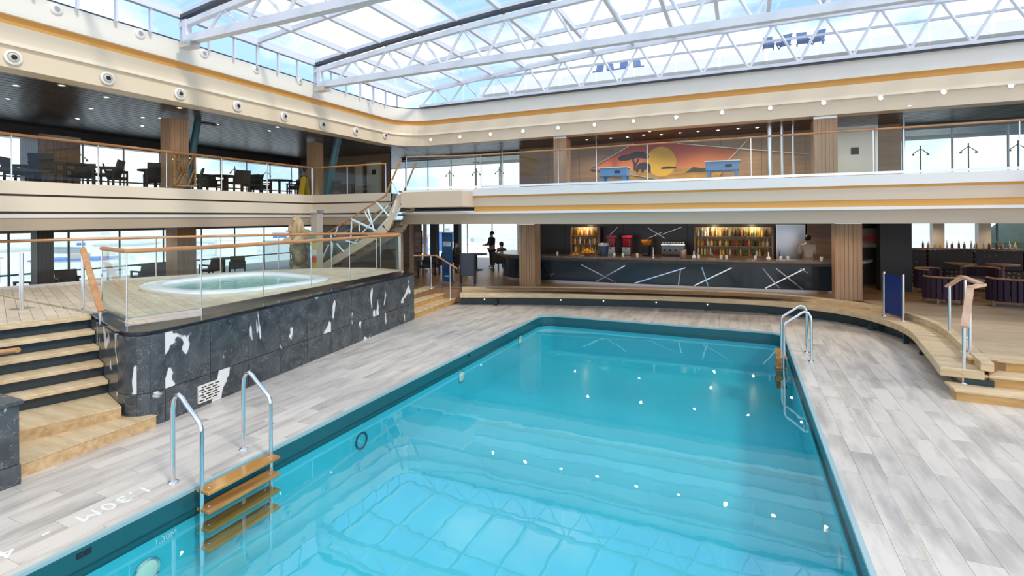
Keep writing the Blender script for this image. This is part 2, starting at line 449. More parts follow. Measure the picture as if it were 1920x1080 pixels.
stq_ = [at_z(a, b, .001) for a, b in ((1662, 884), (1666, 886), (1684, 925), (1690, 940), (1706, 968), (1712, 985), (1724, 1006), (1750, 1062), (1745, 1062), (1716, 1008), (1700, 980), (1684, 948), (1668, 925), (1664, 905))]
MB().slab([(p.x, p.y, .0005) for p in stq_], (0, 0, 1), .001).build('stain', mat('tan_stain', (.58, .49, .37), .5, noise=1, col2=(.70, .62, .52), nscale=(3, 3, 1), coords='World'), floor)

# ================================================================== SWIMMING POOL
def rrect(x0, x1, y0, y1, r, n=8):
    pts = []
    for cx, cy, a0 in ((x1-r, y1-r, 0), (x0+r, y1-r, PI/2), (x0+r, y0+r, PI), (x1-r, y0+r, 1.5*PI)):
        for k in range(n+1):
            a = a0+PI/2*k/n; pts.append((cx+r*math.cos(a), cy+r*math.sin(a), cx, cy, a))
    return pts
def ring(mb, pin, pout, z0, z1):
    n = len(pin); o = len(mb.v)
    for p in (pin, pout):
        for z in (z0, z1): mb.v += [(q[0], q[1], z) for q in p]
    for i in range(n):
        j = (i+1) % n
        mb.f += [(o+i, o+j, o+n+j, o+n+i), (o+2*n+i, o+3*n+i, o+3*n+j, o+2*n+j), (o+n+i, o+n+j, o+3*n+j, o+3*n+i), (o+i, o+2*n+i, o+2*n+j, o+j)]
    return mb
pool = thing('swimming_pool', 'large rectangular turquoise swimming pool sunk into the grey deck', 'pool', (-2.2, 7, 0))
pin = rrect(PX0, PX1, PY0, PY1, .42)
def outrect(e):
    out = []
    for x, y, cx, cy, a in pin:
        c, s_ = math.cos(a), math.sin(a); tx = ((PX1+e if c > 0 else PX0-e)-cx)/c if abs(c) > 1e-6 else 1e9
        ty = ((PY1+e if s_ > 0 else PY0-e)-cy)/s_ if abs(s_) > 1e-6 else 1e9
        t = min(tx, ty); out.append((cx+c*t, cy+s_*t))
    return out
WL = -.21
ring(MB(), pin, outrect(.05), -.03, .006).build('coping', coping, pool)
p2 = [(x+(cx-x)*.05, y+(cy-y)*.05) for x, y, cx, cy, a in pin]
ring(MB(), pin, outrect(.05), -.30, -.03).build('rim_band', poolrim, pool)
ring(MB(), p2, outrect(.04), -.265, -.225).build('waterline_ledge', poolrim, pool)
DEP = -1.02
mb = ring(MB(), pin, outrect(.05), DEP, -.30); mb.build('basin_wall', pooltile, pool)
mb = MB().box(PX0-.05, PX1+.05, PY0-.05, PY1+.05, DEP-.1, DEP); mb.build('basin_floor', pooltile, pool)
# inlet lights in the side walls
def wall_lamp(p, sx, rad, m=poollamp):
    mb = MB(); n = 16
    prof = [(0, .012), (rad*.8, .012), (rad, 0)]
    for k, (r_, h) in enumerate(prof):
        mb.v += [(p[0]+sx*(h+.002), p[1]+r_*math.cos(2*PI*i/n), p[2]+r_*math.sin(2*PI*i/n)) for i in range(n)]
    for k in range(2):
        mb.f += [(k*n+i, k*n+(i+1) % n, (k+1)*n+(i+1) % n, (k+1)*n+i) for i in range(n)]
    o = mb.build('pool_light', m, pool, smooth=True)
    rg = MB().tube([(p[0]+sx*.01, p[1]+rad*math.cos(2*PI*i/20), p[2]+rad*math.sin(2*PI*i/20)) for i in range(21)], .012, 6)
    rg.build('light_ring', steel, o, smooth=True)
for px, py in ((275, 1072), (865, 706), (975, 637)):
    wall_lamp(at_x(px, py, PX0), 1, .12)
for px, py in ((1577, 1048), (1509, 800), (1477, 706)):
    wall_lamp(at_x(px, py, PX1), -1, .10)
p = at_x(677, 826, PX0)
o = MB().tube([(p.x+.012, p.y+.12*math.cos(2*PI*i/20), p.z+.12*math.sin(2*PI*i/20)) for i in range(21)], .014, 6).build('drain_ring', poolrim, pool, smooth=True)
for px, py in ((330, 1028), (345, 1018), (500, 915), (880, 684)):
    p = at_x(px-180 if px < 400 else px, py+40 if px < 400 else py, PX0)
    MB().obox((PX0+.004, p.y, -.09), (.012, 0, 0), (0, .05, 0), (0, 0, .045)).build('overflow_slot', black, pool)
me = text_mesh('1.30M', .09, .002); o = link('wall_marking', me, letter, pool); o.matrix_parent_inverse = Matrix.Translation(-pool.location)
p = at_x(310, 1008, PX0); o.location = (PX0+.006, p.y, p.z); o.rotation_euler = (PI/2, 0, PI/2)
mb = MB(); n = 1
mb.add([(x, y, WL) for x, y, *_ in pin], [tuple(range(len(pin)))])
wt = mb.build('pool_water', water); tag(wt, 'clear rippled turquoise water filling the swimming pool', 'water', kind='stuff')

# ------------------------------------------------------------------ pool ladders
def ladder(name, label, x_edge, sgn, y0, y1):
    """sgn +1: the pool lies on the +x side of the edge"""
    t = thing(name, label, 'pool ladder', (x_edge-sgn*.33, (y0+y1)/2, 0))
    xb, xw = x_edge-sgn*.33, x_edge+sgn*.15
    for y in (y0, y1):
        pts = [(xb, .0), (xb, .80), (xb+sgn*.012, .90), (xb+sgn*.05, .965), (xb+sgn*.11, .985), (xb+sgn*.17, .955), (xb+sgn*.23, .90),
               (xw-sgn*.03, .735), (xw-sgn*.008, .69), (xw, .64), (xw, DEP+.25)]
        MB().tube([(px, y, pz) for px, pz in pts], .024, 12).build('stile', steel, t, smooth=True)
        MB().lathe([(.0, .026), (.03, .026), (.052, .012), (.056, 0), (.056, -.004)], (xb, y, 0), 16).build('base_flange', steel, t, smooth=True)
    for z in (.03, -.17, -.37, -.57):
        s = MB().box(xw-.10+sgn*.04, xw+.10+sgn*.04, min(y0, y1)-.02, max(y0, y1)+.02, z-.035, z).build('tread', teakw, t, bevel=.008)
        for y in (y0+.06, y1-.06):
            MB().lathe([(0, .004), (.012, .003), (.014, 0)], (xw+sgn*.03, y, z), 8).build('screw', steel, s)
    return t
ladder('pool_ladder', 'chrome pool ladder with wet wooden treads beside the vent grille', PX0, 1, 3.55, 4.42)
ladder('pool_ladder', 'chrome pool ladder with wooden treads at the far right pool corner', PX1, -1, 11.6, 12.35)

# ================================================================== HOT TUB PLATFORM
N0 = Vector((-7.8, 4.17)); A = Vector((-.957, .291)); W = Vector((-.291, -.957))
def st(s_, c): q = N0+A*s_+W*c; return (q.x, q.y)
wall_path = [st(2.3, .0)]+[st(.62, 0), st(.28, .0)]
arc = [(p.x, p.y) for p in smooth_path([(-8.02, 4.235), (-7.84, 4.225), (-7.69, 4.285), (-7.60, 4.40), (-7.575, 4.58)], 3)]
wall_path = [st(2.25, 0), st(1.5, 0), st(.78, 0)]+arc
far_end = (-8.58, 12.1)
back = smooth_path([(-9.05, 12.35), (-10.6, 12.9), (-12.2, 12.0), (-13.7, 10.0), (-15.0, 7.6), (-15.7, 5.4)], 4)
core = [st(2.25, -.03)]+[(x-.02, y+.02) for x, y in arc]+[
        (far_end[0]-.03, far_end[1])]+[(p.x, p.y) for p in back]+[(-15.8, 3.2), st(2.25, 1.5)]
plat = thing('hot_tub_platform', 'black marble clad raised platform around the hot tub beside the pool', 'platform', (-10, 8, 0))
MB().prism(core, 0.0, 1.28).build('core', mat('joint_grey', (.45, .46, .46), .7), plat)
# ledge: polished stone on top of the marble, between the tiles and the glass rail
rail_in = [(-9.9, 4.98), (-8.42, 4.58), (-8.30, 4.62), (-8.28, 4.75), (-8.86, 11.9)]
led = [st(2.25, 0), st(.6, 0)]+arc+[far_end, (-8.95, 12.15)]+list(reversed(rail_in))
MB().prism([(x, y) for x, y in led], 1.28, 1.335).build('ledge', polished, plat, bevel=.01)
def tile_run(a, b, z0, z1, name='marble_tile'):
    a, b = Vector(a), Vector(b); d = (b-a); L = d.length; d.normalize(); nrm = Vector((d.y, -d.x))
    g = .005; c = (a+b)/2
    MB().obox((c.x, c.y, (z0+z1)/2), (d.x*(L-2*g), d.y*(L-2*g), 0), (nrm.x*.03, nrm.y*.03, 0), (0, 0, z1-z0-2*g)).build(name, marble, plat)
long0 = Vector(arc[-1]); long1 = Vector(far_end)
for row in ((0.0, .47), (.47, 1.28)):
    for k in range(10):
        tile_run(long0.lerp(long1, k/10), long0.lerp(long1, (k+1)/10), *row)
    for k in range(0, 12, 3):
        MB().sweep(lambda d, sg=arc[k:k+4]: offset(sg, d), [(-.015, row[0]+.004), (-.015, row[1]-.004), (.015, row[1]-.004), (.015, row[0]+.004)]).build('marble_tile', marble, plat, smooth=True)
    for a, b in zip([st(2.25, 0), st(1.5, 0), st(.75, 0)], [st(1.5, 0), st(.75, 0), arc[0]]): tile_run(a, b, *row)
    tile_run(far_end, (-9.05, 12.2), *row)
# vent grille low on the long face
ld = (long1-long0).normalized(); ln = Vector((ld.y, -ld.x))
c = at_plane(390, 745, (long0.x, long0.y, 0), Vector((ln.x, ln.y, 0)))
g = MB().obox((c.x+ln.x*.022, c.y+ln.y*.022, .20), (ld.x*.40, ld.y*.40, 0), (ln.x*.02, ln.y*.02, 0), (0, 0, .27)).build('vent_grille', mat('vent_cream', (.82, .78, .70), .5), plat)
for r_ in range(6):
    for q in range(3):
        off = (q-1)*.12+(.02 if r_ % 2 else -.02)
        MB().obox((c.x+ld.x*off+ln.x*.034, c.y+ld.y*off+ln.y*.034, .10+r_*.04), (ld.x*.085, ld.y*.085, 0), (ln.x*.006, ln.y*.006, 0), (0, 0, .016)).build('slot', black, g)
# teak boards of the platform
hull = [(-9.85, 4.95), (-8.42, 4.58), (-8.28, 4.75), (-8.86, 11.9), (-9.1, 12.35), (-10.6, 12.85), (-12.2, 11.9), (-13.7, 9.9), (-15.0, 7.6), (-15.7, 5.4)]
boards(hull, math.radians(-20),   .15, .005, 1.28, 1.335, teakp, plat)
boards([st(2.25, .0), st(2.25, 1.5), (-15.8, 3.2), (-15.7, 5.4)], math.radians(-20),   .15, .005, 1.28, 1.335, teakp, plat)

# ------------------------------------------------------------------ stairs up to the platform
stair = thing('teak_stairs', 'pale teak stairs climbing to the hot tub between marble blocks', 'stairs', (-8.3, 3.6, 0))
def stq(s0, s1, c0, c1): return [st(s0, c0), st(s1, c0), st(s1, c1), st(s0, c1)]
MB().prism([(-7.5, 4.42), (-7.42, 2.86), (-8.2, 2.6), (-8.2, 4.42)], 0, .15).build('bottom_step', teak, stair)
boards([(-7.49, 4.42), (-7.41, 2.86), (-8.2, 2.6), (-8.2, 4.3)], math.radians(93), .13, .006, .15, .165, teakb, stair, 'board')
MB().prism(stq(.02, .9, 0.02, 1.45), .165, .31).build('landing', teak, stair)
boards(stq(.02, .9, 0.02, 1.45), math.radians(73), .13, .006, .31, .325, teakb, stair, 'board')
rise = (Z_PLAT-.325)/5
for k in range(5):
    s0 = .80+k*.30
    z = .325+rise*(k+1)
    MB().prism(stq(s0+.07, s0+.10, .02, 1.45), z-rise, z-.055).build('riser', bardark, stair)
    MB().prism(stq(s0, s0+.37, .02, 1.45), z-.055, z).build('tread', teakb, stair, bevel=.006)
blk = thing('marble_block', 'low black marble block left of the teak stairs', 'marble block', (-8.3, 2.2, 0))
MB().box(-8.5, -7.26, 1.3, 2.86, 0, .22).build('marble_tile', marble, blk)
MB().box(-8.5, -7.27, 1.3, 2.85, .226, .88).build('marble_tile', marble, blk)
MB().box(-8.5, -7.24, 1.3, 2.88, .88, .93).build('cap', marble, blk, bevel=.012)
MB().prism(stq(.95, 2.3, 1.46, 2.6), 0, 1.45).build('marble_tile', marble, blk)
MB().prism(stq(.93, 2.3, 1.44, 2.6), 1.45, 1.5).build('cap', marble, blk, bevel=.012)
# sloping flat handrail and post on the marble side
hr = thing('stair_handrail', 'flat reddish wooden handrail sloping down the marble side of the teak stairs', 'handrail', (-9.4, 4.6, .5))
pa, pb = at_plane(155, 466, (-9.9, 4.82, 0), Vector((W.x, W.y, 0))), at_plane(190, 584, (-9.9, 4.82, 0), Vector((W.x, W.y, 0)))
MB().beam(pa, pb, .09, .045).build('handrail', railw, hr, bevel=.012)
MB().tube([(pb.x-.03, pb.y, .53), (pb.x-.03, pb.y, pb.z+.02)], .022, 10).build('post', steel, hr, smooth=True)
MB().tube([(pa.x, pa.y, 1.33), (pa.x, pa.y, pa.z)], .026, 10).build('post', steel, hr, smooth=True)
hr2 = thing('stair_handrail', 'wooden handrail end poking in at the left edge above the marble block', 'handrail', (-8.8, 2.8, .9))
q0, q1 = at_y(34, 656, 2.95), at_y(-60, 668, 2.75)
MB().tube([q0, q1, (q1.x-.2, q1.y-.2, q1.z)], .03, 10).build('handrail', railw, hr2, smooth=True)
MB().tube([(q1.x, q1.y, .9), q1], .02, 8).build('post', steel, hr2)
# post at the far left with glass
gp = thing('gate_post', 'paired steel glass-clamp post standing on the platform at the left edge', 'post', (-11.7, 4.6, Z_PLAT))
for d in (0, .07):
    MB().tube([(-11.7+d, 4.62, Z_PLAT), (-11.7+d, 4.62, 2.33)], .022, 10).build('tube', steel, gp, smooth=True)
MB().box(-11.8, -11.52, 4.5, 4.74, Z_PLAT, Z_PLAT+.02).build('base_plate', brushed, gp)
# glass balustrades
railing('glass_balustrade', 'frameless glass balustrade with orange wood rail on the marble ledge', [(-9.9, 4.98), (-9.3, 4.82), (-8.42, 4.62), (-8.31, 4.68), (-8.32, 5.2), (-8.88, 11.9)], 1.335, 1.09, 1.32, rr=.036, pr=.010)
bp_ = smooth_path([(-15.5, 5.7), (-14.8, 7.4), (-13.7, 9.3), (-12.4, 11.2), (-10.8, 12.4), (-9.15, 12.2)], 4)
railing('glass_balustrade', 'glass balustrade with orange wood rail curving behind the hot tub', [(p.x, p.y) for p in bp_], 1.335, 1.10, 1.5, rr=.034, pr=.02)

# ------------------------------------------------------------------ hot tub
HC = (-10.95, 8.35)
def superell(a, b, n=48, e=3.2, rot=math.radians(-7)):
    pts = []
    for k in range(n):
        t = 2*PI*k/n; c, s_ = math.cos(t), math.sin(t)
        x = a*math.copysign(abs(c)**(2/e), c); y = b*math.copysign(abs(s_)**(2/e), s_)
        pts.append((HC[0]+x*math.cos(rot)-y*math.sin(rot), HC[1]+x*math.sin(rot)+y*math.cos(rot)))
    return pts
tub = thing('hot_tub', 'white-rimmed hot tub with pale green water set in the teak platform', 'hot tub', (HC[0], HC[1], Z_PLAT))
lv = [(1.80, 1.335), (1.83, 1.41), (1.77, 1.45), (1.52, 1.45), (1.44, 1.42), (1.40, 1.345), (1.15, 1.338)]
mb = MB(); n = 48
for a, z in lv:
    mb.v += [(x, y, z) for x, y in superell(a, a*.95)]
for k in range(len(lv)-1):
    mb.f += [(k*n+i, k*n+(i+1) % n, (k+1)*n+(i+1) % n, (k+1)*n+i) for i in range(n)]
mb.build('rim', tubwhite, tub, smooth=True)
MB().prism(superell(1.45, 1.38), 1.336, 1.340).build('basin', tubwater_m, tub)
mb = MB(); mb.add([(x, y, 1.40) for x, y in superell(1.425, 1.425*.95)], [tuple(range(48))]); mb.build('water_surface', tubwater, tub)
for k, (dx, dy) in enumerate(((-.2, -.9), (.5, -.75), (-.9, .2), (.7, .5))):
    MB().tube([(HC[0]+dx, HC[1]+dy, 1.342), (HC[0]+dx+.3, HC[1]+dy+.15, 1.342)], .02, 6).build('grab_rail', steel, tub)

# ================================================================== DAIS, BENCH, STEPS (bar level)
fc = smooth_path([(-8.46, 14.5), (-6.2, 15.35), (-3.6, 16.05), (-1.3, 16.45), (.8, 16.5), (2.3, 15.9), (3.0, 14.9), (3.28, 13.6), (3.14, 12.0), (2.95, 10.42)], 6)
fc = [(p.x, p.y) for p in fc]
def bpath(d): return offset(fc, d)
bench = thing('curved_bench', 'long curved teak bench ledge wrapping the far end of the pool deck', 'bench', (-2, 16.4, 0))
MB().sweep(bpath, [(.30, 0), (.30, .28), (.66, .28), (.66, 0)]).build('plinth', mat('plinth_dark', (.02, .045, .05), .25), bench)
MB().sweep(bpath, [(.0, .27), (.0, .42), (.55, .42), (.55, .27)]).build('seat', teakb, bench, bevel=.015)
MB().sweep(bpath, [(.50, .42), (.50, .565), (.66, .565), (.66, .42)]).build('backstop', teakb, bench, bevel=.01)
for px in (900, 1038, 1131, 1229, 1330):
    q = at_z(px, 570, .10); j = min(range(len(fc)), key=lambda i: abs(pix((*fc[i], .1))[0]-px)); o2 = bpath(.29)[j]
    MB().tube([(o2[0], o2[1], .17), (o2[0]-.0, o2[1]-.015, .17)], .018, 8).build('step_light', lampw, bench)
for j in (3, 34, 40, 44):
    o2 = bpath(.15)[j]; MB().box(o2[0]-.05, o2[0]+.05, o2[1]-.05, o2[1]+.05, 0, .28).build('foot', MATS['plinth_dark'], bench)
inner = bpath(.6)
dais = thing('floor_dais', 'raised brown wood floor of the bar and promenade level', 'floor', (0, 18, 0), kind='structure')
poly = [(-9.4, 12.2), (-9.4, 14.6)]+inner+[(3.8, 10.75), (14, 10.75), (14, 27), (-24, 27), (-24, -3), (-9.4, -3), (-9.4, 1.4)]
MB().prism(poly, .02, Z_DAIS-.02).build('slab', floorw, dais)
# deck boards: right landing, and the strip in front of the bar
boards([(3.75, 11.2), (14, 11.2), (14, 16.9), (3.0, 16.9), (3.9, 13.5)], math.radians(2), .24, .008, Z_DAIS-.02, Z_DAIS, mat('dais_teak', (.62, .46, .30), .45, noise=1, col2=(.50, .36, .22), nscale=(1, 9, 1), rnd=.15), dais)
boards([(-9.4, 14.6), (-8.3, 15.2), (3.0, 16.9), (14, 16.9), (14, 26), (-24, 26), (-24, 14.6)], math.radians(0), .3, .008, Z_DAIS-.02, Z_DAIS, floorw, dais)
boards([(-24, -3), (-15.9, -3), (-15.9, 14.6), (-24, 14.6)], math.radians(90), .3, .008, Z_DAIS-.02, Z_DAIS, floorw, dais)
rs = thing('dais_steps', 'three teak steps rising to the restaurant at the right edge', 'steps', (5, 10.4, 0))
for k in range(3):
    y0 = 10.05+k*.36; z = .18*(k+1)
    MB().prism([(3.05+k*.2, y0), (9, y0-.25), (9, y0+.05), (3.05+k*.2, y0+.30)], z-.18, z-.045).build('riser', mat('amber_teak', (.66, .40, .14), .4, noise=1, col2=(.48, .26, .08), nscale=(1, 8, 8)) if k == 0 else MATS['amber_teak'], rs)
    MB().prism([(3.02+k*.2, y0-.03), (9, y0-.28), (9, y0+.42), (3.02+k*.2, y0+.42)], z-.045, z).build('tread', teakb, rs, bevel=.008)
ls = thing('dais_steps', 'three teak steps between the marble wall and the curved bench', 'steps', (-9, 13.4, 0))
for k in range(3):
    x1 = -8.62-k*.34; z = .18*(k+1)
    MB().prism([(x1, 12.2), (x1-.25, 15.0-k*.1), (x1-.65, 15.0-k*.1), (x1-.42, 12.2)], z-.18, z-.04).build('riser', MATS['amber_teak'], ls)
    MB().prism([(x1+.02, 12.2), (x1-.23, 15.0-k*.1), (x1-.67, 15.0-k*.1), (x1-.42, 12.2)], z-.04, z+.003).build('tread', teakb, ls, bevel=.008)
def flat_rail(name, label, pts, posts, wd=.085, ht=.04, m=railw):
    t = thing(name, label, 'handrail', (posts[0][0], posts[0][1], posts[0][2]))
    mb = MB()
    for a, b in zip(pts, pts[1:]): mb.beam(a, b, wd, ht)
    for a in pts[1:-1]: mb.lathe([(0, -ht/2), (wd/2, -ht/2), (wd/2, ht/2), (0, ht/2)], a, 10)
    mb.build('handrail', m, t)
    for x, y, z0, z1 in posts:
        MB().tube([(x, y, z0), (x, y, z1)], .026, 12).build('post', steel, t, smooth=True)
        MB().lathe([(.0, .02), (.04, .018), (.05, 0)], (x, y, z0), 12).build('base_flange', steel, t)
    return t
flat_rail('step_handrail', 'pale wood handrail on steel posts bending over the right-hand steps', [(3.22, 10.25, 1.12), (3.55, 11.06, 1.66), (3.78, 11.25, 1.69), (3.93, 12.6, 1.69), (3.78, 12.9, 1.45)],
          [(3.26, 10.42, .18, 1.24), (3.56, 11.12, Z_DAIS, 1.66), (3.92, 12.45, Z_DAIS, 1.68), (3.80, 12.86, Z_DAIS, 1.50)], wd=.10, m=mat('pink_wood', (.70, .45, .28), .4, noise=1, col2=(.58, .34, .19), nscale=(6, 2, 6)))
p1, p2_, p3 = at_y(776, 479, 13.4), at_y(818, 479, 14.4), at_y(858, 504, 14.6)
b2, b3 = at_y(808, 480, 14.3), at_y(844, 495, 14.55)
flat_rail('step_handrail', 'slim wood handrail on steel posts above the left-hand steps by the blue banner', [p1, p2_, p3], [(b2.x, b2.y, Z_DAIS, b2.z-.01), (b3.x, b3.y, .18, b3.z-.01)], wd=.06, ht=.04)
rl = [at_z(735, 493, 2.0), at_z(760, 505, 1.75)]
# blue windbreak panel on the bench
bpn = thing('blue_panel', 'dark blue glass screen between two steel posts on the curved bench', 'screen', (3.4, 15.0, .42))
pL, pR = at_z(1658, 592, .42), at_z(1694, 602, .42)
zt = 1.46
for q in (pL, pR):
    MB().tube([(q.x, q.y, .42), (q.x, q.y, zt+.05)], .028, 12).build('post', steel, bpn, smooth=True)
    MB().lathe([(0, .03), (.05, .02), (.06, 0)], (q.x, q.y, .42), 12).build('base_flange', steel, bpn)
MB().beam((pL.x, pL.y, (.50+zt)/2), (pR.x, pR.y, (.50+zt)/2), .016, zt-.50).build('panel', bluep, bpn)

# ================================================================== BALCONIES
XB, YB, YB2 = -15.0, 14.3, 14.6                   # balcony fronts: left side, far side, far-left corner
X_WIN, Y_WALL = -21.5, 21.5
def pl_left(d): return [(XB-d, -6), (XB-d, YB2+d), (-11.45, YB2+d)]
def pl_far(d): return [(-7.8, YB+d), (5.75, YB+d)]
bal = thing('floor_balcony', 'upper balcony deck with beige banded edge running round the atrium', 'balcony', (-16, 8, Z_SOF), kind='structure')
dk = [(-24, -6), (XB-.2, -6), (XB-.2, YB2+.2), (-11.45, YB2+.2), (-11.45, 16.6), (-7.8, 16.6), (-7.8, YB+.2), (14, YB+.2), (14, 27), (-24, 27)]
MB().prism(dk, 3.30, Z_F).build('deck', mat('balcony_deck', (.22, .18, .15), .5), bal)
MB().prism([(-24, -6), (XB-.6, -6), (XB-.6, YB2+.6), (-10.5, YB2+.6), (-10.5, 15.2), (14, 15.2), (14, 27), (-24, 27)], Z_SOF+.06, Z_SOF+.10).build('soffit_panel', darkceil, bal)
# left side bands (z of band tops from the photograph)
zl = [3.80, 3.53, 3.51, 3.20, 3.16, 3.12, 3.04, 2.72]
MB().sweep(pl_left, [(0, 3.52), (0, 3.82), (.3, 3.82), (.3, 3.52)]).build('fascia_band', cream, bal)
MB().sweep(pl_left, [(.08, 3.47), (.08, 3.52), (.3, 3.52), (.3, 3.47)]).build('shadow_gap', mat('gap_brown', (.10, .07, .05), .6), bal)
MB().sweep(pl_left, [(.03, 3.12), (.03, 3.47), (.3, 3.47), (.3, 3.12)]).build('fascia_band', cream, bal)
MB().sweep(pl_left, [(.10, 3.06), (.10, 3.12), (.3, 3.12), (.3, 3.06)]).build('shadow_gap', MATS['gap_brown'], bal)
MB().sweep(pl_left, [(.04, 2.97), (.02, 3.06), (.3, 3.06), (.3, 2.97)]).build('fascia_lip', whitep, bal)
MB().sweep(pl_left, [(.07, Z_SOF-.02), (.07, 2.97), (.35, 2.97), (.35, Z_SOF-.02)]).build('fascia_band', taupe, bal)
# far side bands
MB().sweep(pl_far, [(-.06, 3.60), (-.06, 3.84), (.3, 3.84), (.3, 3.60)]).build('fascia_lip', whitep, bal)
MB().sweep(pl_far, [(.03, 3.54), (.03, 3.60), (.3, 3.60), (.3, 3.54)]).build('painted_cove_glow', orange, bal)
MB().sweep(pl_far, [(.0, 3.26), (.0, 3.54), (.3, 3.54), (.3, 3.26)]).build('fascia_band', cream2, bal)
MB().sweep(pl_far, [(.04, 3.10), (.04, 3.26), (.3, 3.26), (.3, 3.10)]).build('painted_cove_glow', orange, bal)
def pl_far2(d): return [(-10.6, YB+d), (9.5, YB+d)]
MB().sweep(pl_far2, [(-.02, 3.03), (-.02, 3.10), (.3, 3.10), (.3, 3.03)]).build('fascia_lip', whitep, bal)
MB().sweep(pl_far2, [(.05, Z_SOF), (.05, 3.03), (.4, 3.03), (.4, Z_SOF)]).build('fascia_band', taupe, bal)
MB().box(-10.08, -7.8, 13.55, 16.6, 3.25, 3.74).build('landing_box', cream2, bal)
MB().box(-10.08, -7.8, 13.6, 16.6, 3.74, Z_F).build('landing_top', whitep, bal)
MB().box(5.75, 9.5, 13.75, 15.2, 3.36, 3.84).build('landing_box', cream2, bal)
MB().box(5.55, 9.5, 14.34, 15.2, 3.10, 3.36).build('painted_cove_glow', orange, bal)
MB().box(-24, -21.2, -6, 27, 2.5, 3.8).build('edge_beam', taupe, bal)
railing('glass_balustrade', 'glass balustrade with orange wood rail along the left balcony', [(XB-.05, -1), (XB-.05, YB2+.02)], 3.84, 1.03, 1.7, rr=.035, pr=.016, base=False)
railing('glass_balustrade', 'short glass balustrade facing the pool above the far left balcony corner', [(XB-.02, YB2+.05), (-11.55, YB2+.05)], 3.84, 1.02, 1.7, rr=.03, pr=.016, base=False)
railing('glass_balustrade', 'glass balustrade with slim copper rail along the balcony above the bar', [(-10.0, 13.75), (-8.8, 13.8), (-7.9, YB+.05), (9.5, YB+.05)], 3.86, 1.05, 2.6, rr=.024, pr=.014, base=True)

# ================================================================== CORNICE AND UPPER CEILINGS
XC, YC, RC = -13.5, 18.4, 1.3
def pl_cor(d, n=8):
    cx, cy = XC+RC, YC-RC; R = RC+d
    return [(XC-d, -6)]+[(cx-R*math.cos(PI/2*k/n), cy+R*math.sin(PI/2*k/n)) for k in range(n+1)]+[(14, YC+d)]
corn = mat('cornice_cream', (.84, .68, .48), .4)
cor = thing('trim_1', 'stepped cream cornice with a painted amber glow stripe around the glass roof opening', 'cornice', (XC, YC, Z_CEIL), kind='structure')
MB().sweep(pl_cor, [(0, 7.10), (0, 7.62), (.5, 7.62), (.5, 7.10)]).build('upstand', mat('upstand_cream', (.92, .85, .73), .4), cor)
MB().sweep(pl_cor, [(.0, 7.62), (.0, 7.66), (.4, 7.66), (.4, 7.62)]).build('dark_edge', darkgrey, cor)
MB().sweep(pl_cor, [(.10, 6.90), (.10, 7.10), (.5, 7.10), (.5, 6.90)]).build('painted_cove_glow', orange, cor)
MB().sweep(pl_cor, [(.0, 6.56), (.02, 6.90), (.5, 6.90), (.5, 6.56)]).build('middle_band', corn, cor)
MB().sweep(pl_cor, [(-.03, 6.47), (-.01, 6.56), (.5, 6.56), (.5, 6.47)]).build('highlight_lip', cream, cor)
MB().sweep(pl_cor, [(.06, 6.03), (.03, 6.47), (.6, 6.47), (.6, 6.03)]).build('lower_band', corn, cor)
# eyeball nozzles on the left run
def disc(mb, c, nrm, prof, n=18):
    c, nrm = Vector(c), Vector(nrm).normalized(); a = nrm.cross(Vector((0, 0, 1))).normalized(); b = nrm.cross(a)
    o = len(mb.v)
    for r_, h in prof:
        mb.v += [tuple(c+nrm*h+(a*math.cos(2*PI*k/n)+b*math.sin(2*PI*k/n))*r_) for k in range(n)]
    for i in range(len(prof)-1):
        mb.f += [(o+i*n+k, o+i*n+(k+1) % n, o+(i+1)*n+(k+1) % n, o+(i+1)*n+k) for k in range(n)]
    mb.f.append(tuple(o+(len(prof)-1)*n+k for k in range(n)))
    return mb
i = 0
for px, py in ((24, 108), (201, 147), (337, 176), (445, 199), (533, 218), (605, 234), (667, 246), (722, 254)):
    p = at_x(px, py, XC-.035)
    t = thing('air_nozzle', ORD[i]+' round white air nozzle from the left edge along the cornice', 'air nozzle', p, group='round nozzles on the left cornice'); i += 1
    disc(MB(), p, (1, 0, 0), [(.15, 0), (.15, .03), (.11, .045), (.10, .02)]).build('ring', whitep, t, smooth=True)
    disc(MB(), (p.x+.02, p.y, p.z), (1, 0, 0), [(.10, 0), (.085, .03), (.06, .04)]).build('ball', mat('nozzle_cream', (.62, .55, .45), .4) if i == 1 else MATS['nozzle_cream'], t, smooth=True)
    disc(MB(), (p.x+.058, p.y, p.z), (1, 0, 0), [(.052, 0), (.05, .006)]).build('opening', black, t)
i = 0
for px, py in ((808, 262), (863, 257), (920, 252), (981, 246), (1047, 240), (1115, 234), (1188, 227), (1268, 220), (1354, 211), (1444, 203), (1544, 193), (1651, 184), (1769, 173), (1895, 161)):
    p = at_y(px, py, YC+.035)
    t = thing('cornice_light', ORD[i]+' glowing warm spotlight from the corner along the cornice over the bar', 'light', p, group='spotlights on the far cornice'); i += 1
    disc(MB(), p, (0, -1, 0), [(.075, 0), (.075, .02), (.055, .025), (.052, .012)]).build('ring', whitep, t, smooth=True)
    disc(MB(), (p.x, p.y-.012, p.z), (0, -1, 0), [(.052, 0), (.05, .006)]).build('lens', lampm, t)
# low fittings on the left upstand
i = 0
for px, py in ((105, 17), (262, 63), (382, 100), (480, 130), (562, 152)):
    p = at_x(px, py, XC)
    t = thing('wall_light', ORD[i]+' small white round fitting from the left edge on the roof upstand', 'light fitting', p, group='round fittings on the left upstand'); i += 1
    disc(MB(), p, (1, 0, 0), [(.12, 0), (.12, .03), (.08, .05)]).build('ring', whitep, t, smooth=True)
    disc(MB(), (p.x+.05, p.y, p.z), (1, 0, 0), [(.06, 0), (.05, .01)]).build('lens', brushed, t)
